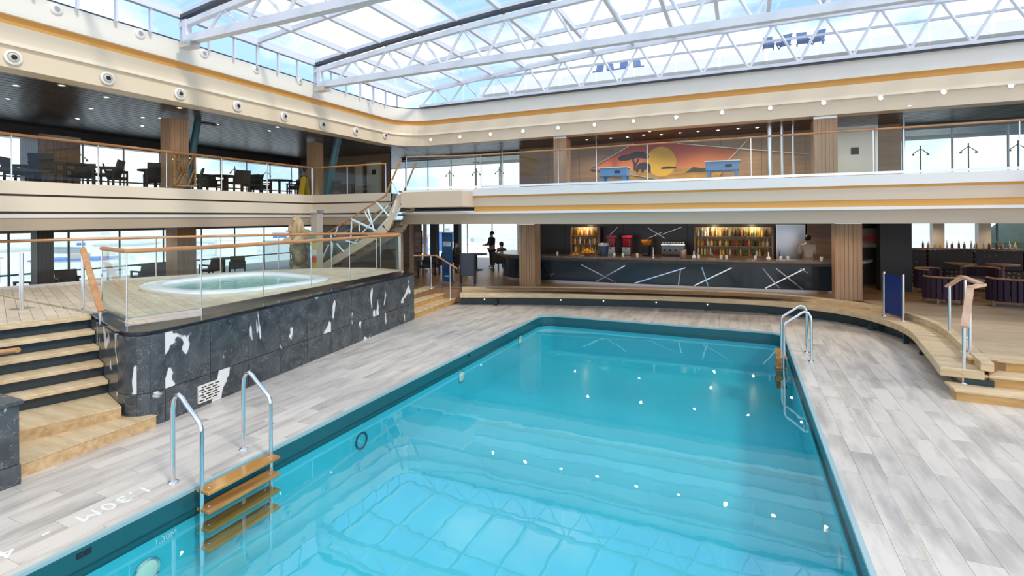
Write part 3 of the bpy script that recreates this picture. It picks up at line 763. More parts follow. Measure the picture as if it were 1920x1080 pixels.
# dark slatted ceilings of the upper deck
ceil = thing('ceiling', 'dark glossy slatted ceiling above the balcony', 'ceiling', (-17, 10, Z_CEIL), kind='structure')
MB().prism([(-24, -6), (XC-.3, -6), (XC-.3, YC+.3), (14, YC+.3), (14, 27), (-24, 27)], Z_CEIL+.05, Z_CEIL+.4).build('backing', black, ceil)
x = XC-.35
while x > X_WIN:
    MB().box(x-.25, x, -6, 26, Z_CEIL, Z_CEIL+.05).build('slat', darkceil, ceil); x -= .29
y = YC+.35
while y < 25:
    MB().box(XC-.3, 14, y, y+.25, Z_CEIL, Z_CEIL+.05).build('slat', darkceil, ceil); y += .29
MB().box(X_WIN-.3, X_WIN+.12, -6, 26, 5.62, Z_CEIL).build('window_header', darkceil, ceil)
hdm = mat('header_grey', (.24, .225, .215), .35, noise=1, col2=(.10, .095, .095), nscale=(1.5, 6, 9))
for k in range(2):
    MB().box(-16.4, -9.2, 22.1-k*.12, 22.2-k*.12, 5.88+k*.085, 5.96+k*.085).build('header_slat', hdm, ceil)
    MB().box(5.0, 14, 22.1-k*.12, 22.2-k*.12, 5.88+k*.085, 5.96+k*.085).build('header_slat', hdm, ceil)
# ceiling downlights (upper deck)
k = 0
def downlight(x, y, z, label, r_=.06, power=None, m=lampw, group='ceiling downlights'):
    t = thing('downlight', label, 'light', (x, y, z), group=group)
    MB().lathe([(r_*.7, -.004), (r_, -.012), (r_*1.3, -.008), (r_*1.35, 0)], (x, y, z), 12).build('ring', whitep, t)
    MB().lathe([(0, -.006), (r_*.72, -.006)], (x, y, z), 12).build('lens', m, t)
    if power:
        l = lamp(None, power, spot=150); o = bpy.data.objects.new('bulb', l); COL.objects.link(o); o.parent = t
        o.location = (0, 0, -.03)
UP = [(69, 140), (199, 182), (170, 203), (116, 160), (145, 222), (337, 202), (300, 221), (267, 236), (390, 206), (407, 233), (453, 217), (520, 238), (505, 245), (617, 251), (268, 220), (30, 160), (15, 185)]
for i, (px, py) in enumerate(sorted(UP)):
    p = at_z(px, py, Z_CEIL)
    if p.x < X_WIN+.3 or p.y > 24: continue
    downlight(p.x, p.y, Z_CEIL, ORD[i]+' small white downlight from the left in the ceiling over the left balcony', power=26 if i % 2 == 0 else None, group='downlights over the left balcony')
UPR = [(1100, 262), (1145, 259), (1176, 257), (1207, 253), (1218, 246), (1240, 252), (1262, 241), (1275, 249), (1309, 246), (1346, 244), (1364, 234), (1384, 241), (1420, 239), (1705, 198), (1653, 210), (1546, 216)]
for i, (px, py) in enumerate(sorted(UPR)):
    p = at_z(px, py, Z_CEIL)
    if p.y > 21.3: p.y = 21.2
    downlight(p.x, p.y, Z_CEIL, ORD[i]+' small white downlight from the left in the ceiling before the mural wall', power=85 if i % 2 == 0 else None, group='downlights before the mural wall')

# ================================================================== GLASS ROOF
def roofz(x): return EYE+5.42+.88*(1-((x-2)/15.4)**2)
XR = [-13.4+1.42*k for k in range(20)]
YR = [18.45, 15.8, 13.2, 10.9, 8.6, 6.3, 4.0, 1.7, -.6]
roof = thing('ceiling_skylight', 'gently arched white-framed glass roof over the pool', 'glass roof', (0, 8, 8.3), kind='structure')
for j, y in enumerate(YR):
    mb = MB()
    for a, b in zip(XR, XR[1:]): mb.beam((a, y, roofz(a)), (b, y, roofz(b)), .10, .13)
    mb.build('crossbeam', truss_w, roof)
for x in XR:
    MB().beam((x, YR[-1], roofz(x)-.0), (x, YR[0], roofz(x)-.0), .11, .16).build('rafter', truss_w, roof)
for j in range(len(YR)-1):
    for a, b in zip(XR, XR[1:]):
        y1, y0 = YR[j]-.06, YR[j+1]+.06; d = Vector((b-a, 0, roofz(b)-roofz(a)))
        c = Vector(((a+b)/2, (y0+y1)/2, (roofz(a)+roofz(b))/2+.04))
        MB().obox(c, d*((1.42-.12)/1.42), (0, y1-y0, 0), (0, 0, .015)).build('pane', roofglass, roof)
def truss(y, label, zb, ztop, x0, x1, off, seal=True, rr=.042, bc=(.20, .20), step=1.42):
    t = thing('roof_truss', label, 'truss', (x0, y, zb))
    MB().beam((x0, y, zb), (x1, y, zb), *bc).build('bottom_chord', truss_w, t)
    mb = MB(); xs = [x for x in XR if x0-.3 <= x <= x1+.3]
    for a, b in zip(xs, xs[1:]): mb.beam((a, y, ztop(a)), (b, y, ztop(b)), .14, .14)
    mb.build('top_chord', truss_w, t)
    if seal:
        mb = MB()
        for a, b in zip(xs, xs[1:]): mb.beam((a, y, ztop(a)+.22), (b, y, ztop(b)+.22), .16, .09)
        mb.build('seal_strip', darkgrey, t)
        MB().box(x0-.06, x0+.10, y-.08, y+.08, zb-.1, ztop(x0)+.1).build('end_post', truss_w, t)
        MB().box(x0-.1, x0+.35, y-.14, y+.14, zb-.22, zb-.08).build('bearing', brushed, t)
    x = x0+off
    while x < x1-step*.6:
        MB().tube([(x, y, zb), (x+step/2, y, ztop(x+step/2))], rr, 8, False).build('diagonal', truss_w, t, smooth=True)
        MB().tube([(x+step/2, y, ztop(x+step/2)), (x+step, y, zb)], rr, 8, False).build('diagonal', truss_w, t, smooth=True)
        x += step
    return t
lowtop = lambda x: roofz(x)-.32
truss(13.2, 'middle white roof truss spanning the pool with a dark seal along its top', EYE+4.60, lowtop, -13.2, 12.5, .72)
truss(8.6, 'nearest white roof truss entering at the top left corner', EYE+4.70, lowtop, -13.2, 12.5, .72)
truss(4.0, 'white roof truss overhead mirrored in the near pool water', EYE+4.70, lowtop, -13.2, 12.5, .72)
truss(18.30, 'farthest white truss standing on the cornice above the bar', 7.72, lambda x: roofz(x)-.12, -12.6, 12.9, .1, seal=False, bc=(.10, .10))
MB().box(-12.6, 13, 18.28, 18.5, 7.62, 7.70).build('dark_sill', darkgrey, cor)
w1 = thing('window_1', 'glazed clerestory strip between left cornice and glass roof', 'window', (XC, 8, 7.7), kind='structure')
y = -2.9; zr = roofz(-13.4)
while y < 18.0:
    MB().box(-13.45, -13.37, y-.025, y+.025, 7.6, zr-.05).build('mullion', truss_w, w1)
    MB().box(-13.415, -13.405, y+.03, y+.74, 7.64, zr-.08).build('pane', roofglass, w1); y += .767
MB().box(-13.47, -13.33, -3, 18.4, zr-.13, zr-.03).build('head_rail', truss_w, w1)
w2 = thing('window_2', 'glazing behind the far truss looking out to the sun deck', 'window', (0, 18.5, 7.7), kind='structure')
for a, b in zip(XR, XR[1:]):
    if b < -12: continue
    zt = min(roofz(a), roofz(b))-.06
    MB().box(a+.04, b-.04, 18.52, 18.535, 7.7, zt).build('pane', roofglass, w2)
MB().box(-12.5, 13, 18.5, 18.56, 8.55, 8.62).build('transom', truss_w, w2)

# sun deck beyond the roof with deck chairs
sd = tag(MB().box(-14, 16, 19.5, 22, 7.20, 7.35).build('sun_deck', whitep), 'white open sun deck beyond the far roof glazing', 'deck', kind='structure')
pw = thing('wall_deckhouse', 'pale parapet wall on the sun deck behind the chairs', 'wall', (4, 27.4, 9.5), kind='structure')
MB().box(-12, 14, 27.4, 27.5, 9.5, 10.1).build('panel', whitep, pw)
MB().box(-12, 14, 27.35, 27.55, 10.1, 10.16).build('cap', truss_w, pw)
dcb = mat('deckchair_blue', (.10, .16, .32), .6)
def deck_chair(p, rz, label, m):
    t = thing('deck_chair', label, 'chair', p, rz, group='deck chairs on the sun deck', world=False)
    MB().beam((-.02, 0, .32), (-.30, 0, .85), .36, .04).build('backrest', m, t)
    MB().beam((0, 0, .32), (.48, 0, .36), .36, .04).build('seat', m, t)
    for s_ in (-.19, .19):
        MB().beam((-.3, s_, 0), (.45, s_, .36), .035, .035).build('leg', m, t)
        MB().beam((.4, s_, 0), (-.1, s_, .36), .035, .035).build('leg', m, t)
    return t
SDZ = 8.75
for i, px in enumerate((1123, 1145, 1168, 1196)):
    p = at_y(px, 130, 24.2); deck_chair((p.x, 24.2, SDZ+.75), -PI/2+.4*(i % 2), ['leftmost', 'second', 'third', 'rightmost'][i]+' dark chair of the left cluster seen through the far roof glazing', dcb)
for i, px in enumerate((1440, 1472, 1504, 1535)):
    p = at_y(px, 85, 23.4); deck_chair((p.x, 23.4, SDZ+.75), -PI/2-.4*(i % 2), ['leftmost', 'second', 'third', 'rightmost'][i]+' dark chair of the right cluster seen through the far roof glazing', dcb)
st_ = tag(MB().box(-12, 14, 22.7, 27.5, SDZ+.35, SDZ+.75).build('raised_deck', whitep), 'raised white deck step carrying the deck chairs', 'deck', kind='structure')

# ================================================================== OUTER WALLS AND WINDOWS
def window_wall(name, label, p, q, z0, z1, step, mw=.07, mm=None, mull=True, tr=None):
    t = thing(name, label, 'window', (*p, z0), kind='structure'); P, Q = Vector(p), Vector(q); L = (Q-P).length; d = (Q-P)/L; n = max(1, round(L/step))
    for k in range(n+1):
        c = P+d*(L*k/n)
        MB().tube([(c.x, c.y, z0), (c.x, c.y, z1)], mw/2, 4).build('mullion', mm or truss_w, t)
        if k < n:
            e = P+d*(L*(k+1)/n); a2, b2 = c+d*mw*.5, e-d*mw*.5
            MB().beam((a2.x, a2.y, (z0+z1)/2), (b2.x, b2.y, (z0+z1)/2), .012, z1-z0-.04).build('pane', glass, t)
    if tr:
        MB().beam((P.x, P.y, tr), (Q.x, Q.y, tr), .06, .05).build('rail', darkgrey, t)
    return t
window_wall('window_3', 'lower left window wall looking out over the harbour', (X_WIN, -3), (X_WIN, 21), Z_DAIS, Z_SOF+.1, 1.6, tr=1.15, mm=darkgrey)
window_wall('window_4', 'upper left window wall behind the balcony tables', (X_WIN, -3), (X_WIN, 19.5), Z_F, 5.62, 1.3, tr=4.35)
window_wall('window_5', 'bright window wall at the far left of the upper deck', (-16.2, 22.2), (-9.2, 22.2), Z_F, 5.88, 1.35)
window_wall('window_6', 'blown-out white window wall at the upper right', (5.2, 22.2), (14, 22.2), Z_F, 5.88, 1.6)
window_wall('window_7', 'window wall behind the tables left of the bar', (-17.5, 25.5), (-8.0, 25.5), Z_DAIS, Z_SOF+.1, 1.5, mm=whitep)
window_wall('window_8', 'restaurant windows behind the patterned banquette', (4.0, 25.5), (14, 25.5), Z_DAIS, Z_SOF+.1, 1.7, mm=darkgrey)

# ------------------------------------------------------------------ solid walls
def panel_wall(name, label, p, q, z0, z1, step, m, th=.12):
    t = thing(name, label, 'wall', (*p, z0), kind='structure'); P, Q = Vector(p), Vector(q); L = (Q-P).length; d = (Q-P)/L; n = max(1, round(L/step))
    nr = Vector((d.y, -d.x))
    MB().beam((P.x-nr.x*.03, P.y-nr.y*.03, (z0+z1)/2), (Q.x-nr.x*.03, Q.y-nr.y*.03, (z0+z1)/2), th-.03, z1-z0).build('backing', black, t)
    for k in range(n):
        a, b = P+d*(L*k/n+.006)+nr*.03, P+d*(L*(k+1)/n-.006)+nr*.03
        MB().beam((a.x, a.y, (z0+z1)/2), (b.x, b.y, (z0+z1)/2), .04, z1-z0).build('panel', m, t)
    return t
mural_wood = mat('mural_wall_wood', (.48, .29, .16), .35, noise=1, col2=(.38, .22, .12), nscale=(.6, 1, 10))
panel_wall('wall_far_upper', 'brown wood panelled wall behind the balcony carrying the sunset mural', (-9.3, Y_WALL), (5.05, Y_WALL), Z_F, Z_CEIL, 1.43, mural_wood)
panel_wall('wall_left_upper', 'dark panelled wall closing the far end of the left balcony', (X_WIN, 20.0), (-15.5, 20.0), Z_F, Z_CEIL, 1.2, panelw)
panel_wall('wall_left_lower', 'dark panelled wall behind the staircase on the bar level', (X_WIN, 21.2), (-17.6, 21.2), Z_DAIS, Z_SOF+.06, 1.2, panelw)
panel_wall('wall_bar', 'dark wood wall behind the bar', (-8.1, 20.75), (4.3, 20.75), Z_DAIS, Z_SOF+.06, 1.24, mat('bar_wall', (.045, .035, .03), .3))
panel_wall('wall_bar_side', 'dark brown wall end between the bar and the restaurant', (3.95, 19.3), (4.75, 19.3), Z_DAIS, Z_SOF+.06, .8, panelw, .5)
panel_wall('wall_bar_back_right', 'dark wall running back beside the restaurant', (4.6, 19.5), (4.6, 25.4), Z_DAIS, Z_SOF+.06, 1.2, panelw)
panel_wall('wall_bar_back_left', 'dark wall running back at the left end of the bar', (-8.0, 25.4), (-8.0, 20.8), Z_DAIS, Z_SOF+.06, 1.2, panelw)

# ------------------------------------------------------------------ columns
def column(x, y, z0, z1, label, wd=.6, m=colw, n=6):
    t = thing('wood_column', label, 'column', (x, y, z0))
    MB().box(x-wd/2+.02, x+wd/2-.02, y-wd/2+.02, y+wd/2-.02, z0, z1).build('core', panelw, t)
    s_ = wd/n
    for k in range(n):
        c = -wd/2+s_*(k+.5)
        for sx, sy, w1_, w2_ in ((x+c, y-wd/2, s_-.008, .04), (x-wd/2, y+c, .04, s_-.008), (x+wd/2, y+c, .04, s_-.008)):
            MB().box(sx-w1_/2, sx+w1_/2, sy-w2_/2, sy+w2_/2, z0, z1-.1).build('slat', m, t)
    MB().box(x-wd/2-.01, x+wd/2+.01, y-wd/2-.01, y+wd/2+.01, z1-.1, z1).build('collar', steel, t)
    return t
column(2.72, 16.95, Z_DAIS, Z_SOF+.06, 'slatted brown wood column standing in front of the right bar end')
column(-6.75, 16.45, Z_DAIS, Z_SOF+.06, 'slatted brown wood column in front of the left bar end', .55)
p = at_y(1545, 300, 18.9); column(p.x, 18.9, Z_F, Z_CEIL, 'upper wood column between the mural and the steel door', .62)
p = at_y(1054, 300, 18.9); column(p.x, 18.9, Z_F, Z_CEIL, 'upper wood column left of the sunset mural', .50)
p = at_x(328, 300, -15.7); column(-15.7, p.y, Z_F, Z_CEIL, 'tall wood column on the left balcony beside the teal strut', .5)
p = at_x(598, 300, -15.6); column(-15.6, p.y-.2, Z_F, Z_CEIL, 'wood column at the corner of the left balcony', .42)
p = at_x(340, 470, -17.5); column(-17.5, p.y, Z_DAIS, Z_SOF+.06, 'brown wood column on the promenade behind the hot tub', .62)
p = at_x(80, 470, -17.5); column(-17.5, p.y, Z_DAIS, Z_SOF+.06, 'dark slatted column on the promenade at far left', .34, m=mat('espresso', (.06, .04, .03), .4), n=4)
p = at_x(200, 300, -20.6); column(-20.6, p.y-1.6, Z_F, Z_CEIL-.4, 'dark brown column by the upper left windows', 1.1, m=panelw)
# leaning teal struts
def strut(a, b, label, r_=.10):
    t = thing('leaning_strut', label, 'strut', a)
    MB().tube([a, b], r_, 14).build('tube', tealst, t, smooth=True)
    MB().lathe([(r_+.02, 0), (r_+.06, .02), (r_+.06, .06), (r_, .08)], (a[0], a[1], Z_F), 14).build('foot', tealst, t)
    return t
a, b = at_x(350, 352, -15.5), at_x(371, 212, -15.5)
strut((a.x, a.y, Z_F), (b.x, b.y, Z_CEIL), 'leaning dark teal steel strut beside the wood column on the left balcony')
a, b = at_y(612, 362, 15.2), at_y(634, 248, 15.2)
strut((a.x, a.y, Z_F), (b.x, b.y, Z_CEIL), 'leaning dark teal steel strut near the cream doors', .13)
# loudspeaker under the ceiling
p = at_x(392, 222, -15.9)
t = thing('loudspeaker', 'dark loudspeaker box hung under the balcony ceiling', 'loudspeaker', p)
MB().rbox(p, .35, .60, .40).build('cabinet', black, t, bevel=.02); MB().box(p.x+.175, p.x+.185, p.y-.24, p.y+.24, p.z-.16, p.z+.16).build('grille', darkgrey, t)
MB().tube([p, (p.x, p.y, Z_CEIL)], .03, 8).build('bracket', darkgrey, t)
# fretwork panel
t = thing('fretwork_screen', 'orange wood fretwork screen with crossing branches on the left balcony', 'screen', at_x(345, 350, -15.35))
fr = [at_x(a, b, -15.35) for a, b in ((326, 288), (365, 290), (366, 349), (327, 348))]
for a, b in zip(fr, fr[1:]+fr[:1]): MB().beam(a, b, .04, .06, (1, 0, 0)).build('frame', railw, t)
for q in ((326, 290, 350, 330), (362, 292, 335, 348), (328, 345, 345, 318), (335, 290, 334, 320), (352, 348, 364, 318)):
    MB().beam(at_x(q[0], q[1], -15.35), at_x(q[2], q[3], -15.35), .03, .045, (1, 0, 0)).build('branch', railw, t)

# ------------------------------------------------------------------ mural, metal strips, doors
mur = thing('sunset_mural', 'orange sunset painting with acacia tree and elephant on the brown wall', 'painting', at_y(1240, 310, Y_WALL-.1))
YM = Y_WALL-.09
def mp_(q, dy=0): return at_y(q[0], q[1], YM-dy)
def flat(name, px_pts, m, dy, th=.006): return MB().slab([mp_(q, dy) for q in px_pts], (0, -1, 0), th).build(name, m, mur)
sunm = bpy.data.materials.new('sunset_sky'); sunm.use_nodes = True; t_ = sunm.node_tree; b_ = t_.nodes['Principled BSDF']
ge = nn(t_, 'ShaderNodeNewGeometry'); sx = nn(t_, 'ShaderNodeSeparateXYZ'); mr = nn(t_, 'ShaderNodeMapRange'); mr.inputs['From Min'].default_value = 4.0; mr.inputs['From Max'].default_value = 5.9
rp_ = nn(t_, 'ShaderNodeValToRGB'); rp_.color_ramp.elements[0].color = (.80, .42, .10, 1); rp_.color_ramp.elements[1].color = (.55, .07, .04, 1)
e = rp_.color_ramp.elements.new(.45); e.color = (.82, .26, .09, 1)
t_.links.new(ge.outputs['Position'], sx.inputs[0]); t_.links.new(sx.outputs['Z'], mr.inputs['Value']); t_.links.new(mr.outputs[0], rp_.inputs['Fac']); t_.links.new(rp_.outputs['Color'], b_.inputs['Base Color'])
flat('canvas', [(1108, 316), (1190, 268), (1250, 263), (1385, 283), (1362, 315), (1330, 352), (1230, 352), (1170, 334)], sunm, 0, .02)
flat('plain', [(1124, 322), (1362, 312), (1330, 352), (1230, 352), (1170, 334)], mat('savanna', (.62, .36, .08), .6, noise=1, col2=(.40, .20, .05), nscale=(2, 2, 9)), .022)
c = mp_((1240, 303)); rr = (mp_((1269, 303))-c).length
flat('sun_disc', [(1240+28*math.cos(a), 303+28*math.sin(a)) for a in [2*PI*k/28 for k in range(28)]], mat('sun_yellow', (.88, .52, .05), .6), .024)
sil = mat('silhouette', (.05, .045, .05), .7)
flat('tree_crown', [(1158, 297), (1166, 291), (1180, 289), (1192, 284), (1208, 285), (1217, 292), (1216, 298), (1196, 296), (1176, 301), (1162, 302)], sil, .030)
flat('tree_trunk', [(1184, 298), (1188, 298), (1191, 306), (1197, 297), (1199, 299), (1193, 310), (1192, 320), (1188, 320), (1188, 309)], sil, .031)
flat('elephant', [(1192, 322), (1194, 310), (1199, 306), (1208, 304), (1216, 306), (1220, 311), (1220, 324), (1216, 324), (1215, 317), (1208, 318), (1207, 324), (1203, 324), (1202, 317), (1198, 318), (1195, 325)], sil, .032)
flat('bush_line', [(1284, 324), (1300, 313), (1320, 316), (1352, 310), (1370, 314), (1350, 320), (1320, 322)], sil, .033)
flat('bush_line', [(1240, 314), (1252, 312), (1268, 313), (1268, 316), (1240, 317)], sil, .034)
strips = thing('metal_strips', 'thin silver metal strips crossing the wall around the sunset mural', 'wall trim', at_y(1300, 290, YM), kind='structure')
for q in ((1108, 316, 1188, 269), (1108, 316, 1235, 336), (1270, 269, 1526, 290), (1360, 306, 1403, 261)):
    MB().beam(mp_(q[:2], .05), mp_(q[2:], .05), .02, .07, (0, 1, 0)).build('strip', brushed, strips)
def door(name, label, px0, px1, pt, Y, m, plate=True, frame=None, z0=Z_F):
    a, b = at_y(px0, pt, Y), at_y(px1, pt, Y); t = thing(name, label, 'door', (a.x, Y, z0), kind='structure')
    MB().box(a.x, b.x, Y-.05, Y, z0, a.z).build('leaf', m, t)
    f = frame or brushed
    MB().box(a.x-.08, a.x, Y-.08, Y, z0, a.z+.08).build('jamb', f, t); MB().box(b.x, b.x+.08, Y-.08, Y, z0, a.z+.08).build('jamb', f, t)
    MB().box(a.x, b.x, Y-.08, Y, a.z, a.z+.08).build('head', f, t)
    if plate:
        c = (a.x+b.x)/2; MB().box(c-.12, c+.12, Y-.065, Y-.05, z0+1.25, z0+1.5).build('window_pane', black, t)
    return t
door('door_1', 'brushed stainless steel door with a small window on the upper deck', 1565, 1640, 244, Y_WALL-.1, mat('door_steel', (.55, .49, .41), .34, 1))
door('door_2', 'pale cream cabin door at the end of the left balcony', 692, 713, 308, 19.9, cream, frame=cream2)
door('door_3', 'narrow cream panel door beside the cabin door', 666, 682, 312, 19.9, cream, False, frame=panelw)
# steel poles in front of the mural wall
for i, (px, r_) in enumerate(((1443, .085), (1466, .055), (1487, .04), (1118, .035), (1694, .05), (942, .03))):
    p = at_y(px, 300, 19.4 if i < 3 else 20.5)
    t = thing('steel_pole', ['thickest polished steel pole right of the mural', 'second polished steel pole right of the mural', 'thin steel pole beside the upper wood column', 'thin steel pole left of the mural', 'steel pole beside the steel door', 'thin steel pole by the left upper windows'][i], 'pole', (p.x, p.y, Z_F))
    MB().tube([(p.x, p.y, Z_F), (p.x, p.y, Z_CEIL)], r_, 12).build('tube', steel, t, smooth=True)
    MB().lathe([(r_+.05, 0), (r_+.05, .02), (r_, .03)], (p.x, p.y, Z_F), 12).build('base_flange', steel, t)
# outdoor twin-head lamp posts behind the upper windows
for i, (px, Y) in enumerate(((843, 23.0), (893, 23.0), (936, 23.0), (1726, 23.2), (1816, 23.2), (1909, 23.2), (150, 0), (440, 0), (500, 0))):
    lb = ['leftmost twin-head lamp outside the far windows', 'middle twin-head lamp outside the far windows', 'right twin-head lamp outside the far windows', 'first twin-head lamp outside the white right windows', 'second twin-head lamp outside the white right windows', 'third twin-head lamp outside the white right windows',
          'twin-head lamp outside the left windows near the dark column', 'twin-head lamp outside the windows right of the teal strut', 'twin-head lamp outside the windows nearest the orange picture'][i]
    p = at_y(px, 300, Y) if Y else at_x(px, 300, X_WIN-.5)
    t = thing('twin_lamp', lb, 'lamp post', (p.x, p.y, Z_F)); zt = 5.45
    MB().tube([(p.x, p.y, Z_F), (p.x, p.y, zt)], .022, 6).build('pole', darkgrey, t)
    d = Vector((1, 0, 0)) if Y else Vector((0, 1, 0))
    for s_ in (-1, 1):
        e = Vector((p.x, p.y, zt-.12))+d*s_*.22+Vector((0, 0, -.18))
        MB().tube([(p.x, p.y, zt-.12), e], .016, 6).build('arm', darkgrey, t)
        MB().lathe([(.03, 0), (.05, -.06), (0.0, -.07)], e, 8).build('head', darkgrey, t)

# ------------------------------------------------------------------ game tables on the balcony
for i, (px0, px1, py0) in enumerate(((1128, 1178, 316), (1324, 1386, 304))):
    Y = 16.6; a, b = at_y(px0, py0, Y), at_y(px1, py0, Y); zt = a.z
    t = thing('game_table', ['blue table on sturdy legs standing left on the balcony before the mural', 'blue table on sturdy legs standing right on the balcony before the mural'][i], 'table', ((a.x+b.x)/2, Y, Z_F), group='blue tables on the balcony')
    MB().box(a.x, b.x, Y-.3, Y+.3, zt-.30, zt-.03).build('body', bluest, t, bevel=.02)
    MB().box(a.x-.03, b.x+.03, Y-.33, Y+.33, zt-.03, zt).build('rim', whitep, t)
    MB().box(b.x-.38, b.x-.20, Y-.31, Y-.30, zt-.20, zt-.12).build('slot', black, t)
    for xx in (a.x+.08, b.x-.08):
        for yy in (Y-.22, Y+.22): MB().box(xx-.05, xx+.05, yy-.05, yy+.05, Z_F, zt-.30).build('leg', bluest, t)

# ================================================================== CORNER STAIRCASE
sct = thing('corner_staircase', 'staircase with glass sides and white branch pattern rising to the balcony corner', 'staircase', (-12, 13.8, Z_DAIS))
Y0s, Y1s = 13.62, 14.5
n1 = 12; x0, x1 = -14.9, -10.75; z0, z1 = Z_DAIS, 2.66
for k in range(n1):
    xx = x0+(x1-x0)*k/n1; zz = z0+(z1-z0)*(k+1)/n1
    MB().box(xx-.02, xx+(x1-x0)/n1+.06, Y0s+.04, Y1s-.04, zz-.05, zz).build('tread', panelw, sct)
for k in range(6):
    xx = -10.75+.62*k/6; zz = 2.66+(Z_F-2.66)*(k+1)/6
    MB().box(xx-.02, xx+.62/6+.06, Y0s+.04, Y1s-.04, zz-.05, zz).build('tread', panelw, sct)
for y in (Y0s, Y1s):
    MB().beam((x0, y, z0-.05), (x1, y, z1-.10), .05, .26).build('stringer', cream2, sct)
    MB().beam((x1, y, z1-.10), (-10.12, y, Z_F-.15), .05, .26).build('stringer', cream2, sct)
    MB().slab([(x0, y, z0+.1), (x1, y, z1+.05), (x1, y, z1+1.0), (x0, y, z0+1.05)], (0, 1, 0), .012).build('glass_panel', glass, sct)
    MB().slab([(x1, y, z1+.05), (-10.12, y, Z_F+.05), (-10.12, y, Z_F+1.03), (x1, y, z1+1.0)], (0, 1, 0), .012).build('glass_panel', glass, sct)
    MB().tube([(x0, y, z0+1.05), (x1, y, z1+1.0), (-10.12, y, Z_F+1.06)], .032, 8).build('handrail', railw, sct, smooth=True)
for q in ((610, 620, 810, 710), (620, 632, 850, 735), (770, 520, 830, 740), (745, 560, 800, 660), (855, 460, 970, 590), (965, 490, 720, 750), (950, 630, 870, 720), (615, 640, 605, 790),
          (685, 660, 690, 740), (1040, 440, 1010, 560), (1090, 490, 1030, 620), (1000, 250, 1075, 390), (390, 870, 330, 1000), (470, 860, 540, 940), (670, 820, 590, 890), (560, 830, 660, 855), (480, 700, 450, 780), (430, 850, 420, 960)):
    a, b = at_y(540+q[0]/5.14, 290+q[1]/5.14, Y0s-.03), at_y(540+q[2]/5.14, 290+q[3]/5.14, Y0s-.03)
    MB().tube([a, b], .028, 6).build('branch', mat('frost_white', (.75, .84, .86), .3) if 'frost_white' not in MATS else MATS['frost_white'], sct)
# lobby posts under the landing
for i, (px, Y, m, wd) in enumerate(((749, 17.5, cream, .22), (772, 19, cream2, .14), (797, 19, cream, .12), (815, 20, darkgrey, .3), (858, 21, darkgrey, .28))):
    p = at_y(px, 460, Y); t = thing('lobby_post', ['cream square post behind the end of the hot tub balustrade', 'beige slim post under the stair landing', 'pale slim post left of the blue banner', 'dark square post behind the left steps', 'dark square post behind the blue banner'][i], 'post', (p.x, p.y, Z_DAIS))
    MB().box(p.x-wd/2, p.x+wd/2, p.y-wd/2, p.y+wd/2, Z_DAIS, Z_SOF+.05).build('shaft', m, t)
    MB().box(p.x-wd/2-.03, p.x+wd/2+.03, p.y-wd/2-.03, p.y+wd/2+.03, Z_DAIS, Z_DAIS+.08).build('base', steel, t)
t = thing('wall_poster', 'reddish framed poster beyond the left steps', 'poster', at_y(783, 450, 20))
a, b = at_y(776, 432, 20), at_y(791, 475, 20)
MB().box(a.x, b.x, 20, 20.05, b.z, a.z).build('frame', darkgrey, t); MB().box(a.x+.04, b.x-.04, 19.985, 20, b.z+.05, a.z-.05).build('sheet', mat('poster_red', (.55, .18, .12), .5, noise=1, col2=(.6, .5, .45), nscale=(3, 3, 5)), t)
panel_wall('wall_lobby', 'dark wall of the lobby beyond the left steps', (-17.6, 21.2), (-14.6, 21.2), Z_DAIS, Z_SOF+.06, 1.0, panelw)

# ------------------------------------------------------------------ bear statue and display pillar
def ellipsoid(mb, c, r_, n=12, m=8):
    o = len(mb.v)
    for i in range(m+1):
        a = PI*i/m
        for k in range(n):
            b = 2*PI*k/n; mb.v.append((c[0]+r_[0]*math.sin(a)*math.cos(b), c[1]+r_[1]*math.sin(a)*math.sin(b), c[2]+r_[2]*math.cos(a)))
    for i in range(m):
        mb.f += [(o+i*n+k, o+(i+1)*n+k, o+(i+1)*n+(k+1) % n, o+i*n+(k+1) % n) for k in range(n)]
def remesh(o, v=.03, it=4):
    md = o.modifiers.new('merge', 'REMESH'); md.mode = 'VOXEL'; md.voxel_size = v; md.use_smooth_shade = True
    s_ = o.modifiers.new('soft', 'SMOOTH'); s_.iterations = it; s_.factor = .5
q = at_y(560, 430, 12.95); bx, by = q.x-.02, 12.95
bear = thing('bear_statue', 'sandy bear statue sitting upright behind the hot tub railing', 'statue', (bx, by, Z_DAIS))
mb = MB(); zb = 2.05
for c, r_ in (((0, 0, .32), (.30, .27, .34)), ((-.02, 0, .62), (.22, .20, .26)), ((-.04, -.02, .86), (.15, .14, .14)), ((-.02, -.16, .83), (.07, .10, .06)), ((-.13, .02, .98), (.045, .04, .05)), ((.07, .02, .98), (.045, .04, .05)),
              ((.22, -.20, .12), (.13, .24, .12)), ((-.22, -.20, .12), (.13, .24, .12)), ((.2, -.14, .5), (.08, .10, .22)), ((-.2, -.14, .5), (.08, .10, .22)), ((.30, .1, .25), (.2, .2, .25))):
    ellipsoid(mb, (bx+c[0], by+c[1], zb+c[2]), r_)
remesh(mb.build('body', mat('sandstone', (.66, .49, .28), .7, noise=1, col2=(.5, .35, .18), nscale=(6, 6, 6)), bear), .028)
mb = MB()
for k in range(9):
    ellipsoid(mb, (bx+.12*math.cos(k*2.4), by+.1*math.sin(k*2.4), Z_DAIS+.2+k*.16), (.24-.008*k, .22, .22))
remesh(mb.build('rock_base', mat('rock', (.40, .30, .18), .8, noise=1, col2=(.22, .16, .10), nscale=(5, 5, 5)), bear), .05, 2)
q = at_y(594, 430, 12.75); dx, dy = q.x, 12.75
dpl = thing('display_pillar', 'tall narrow pillar with coloured panels beside the bear statue', 'pillar', (dx, dy, Z_DAIS))
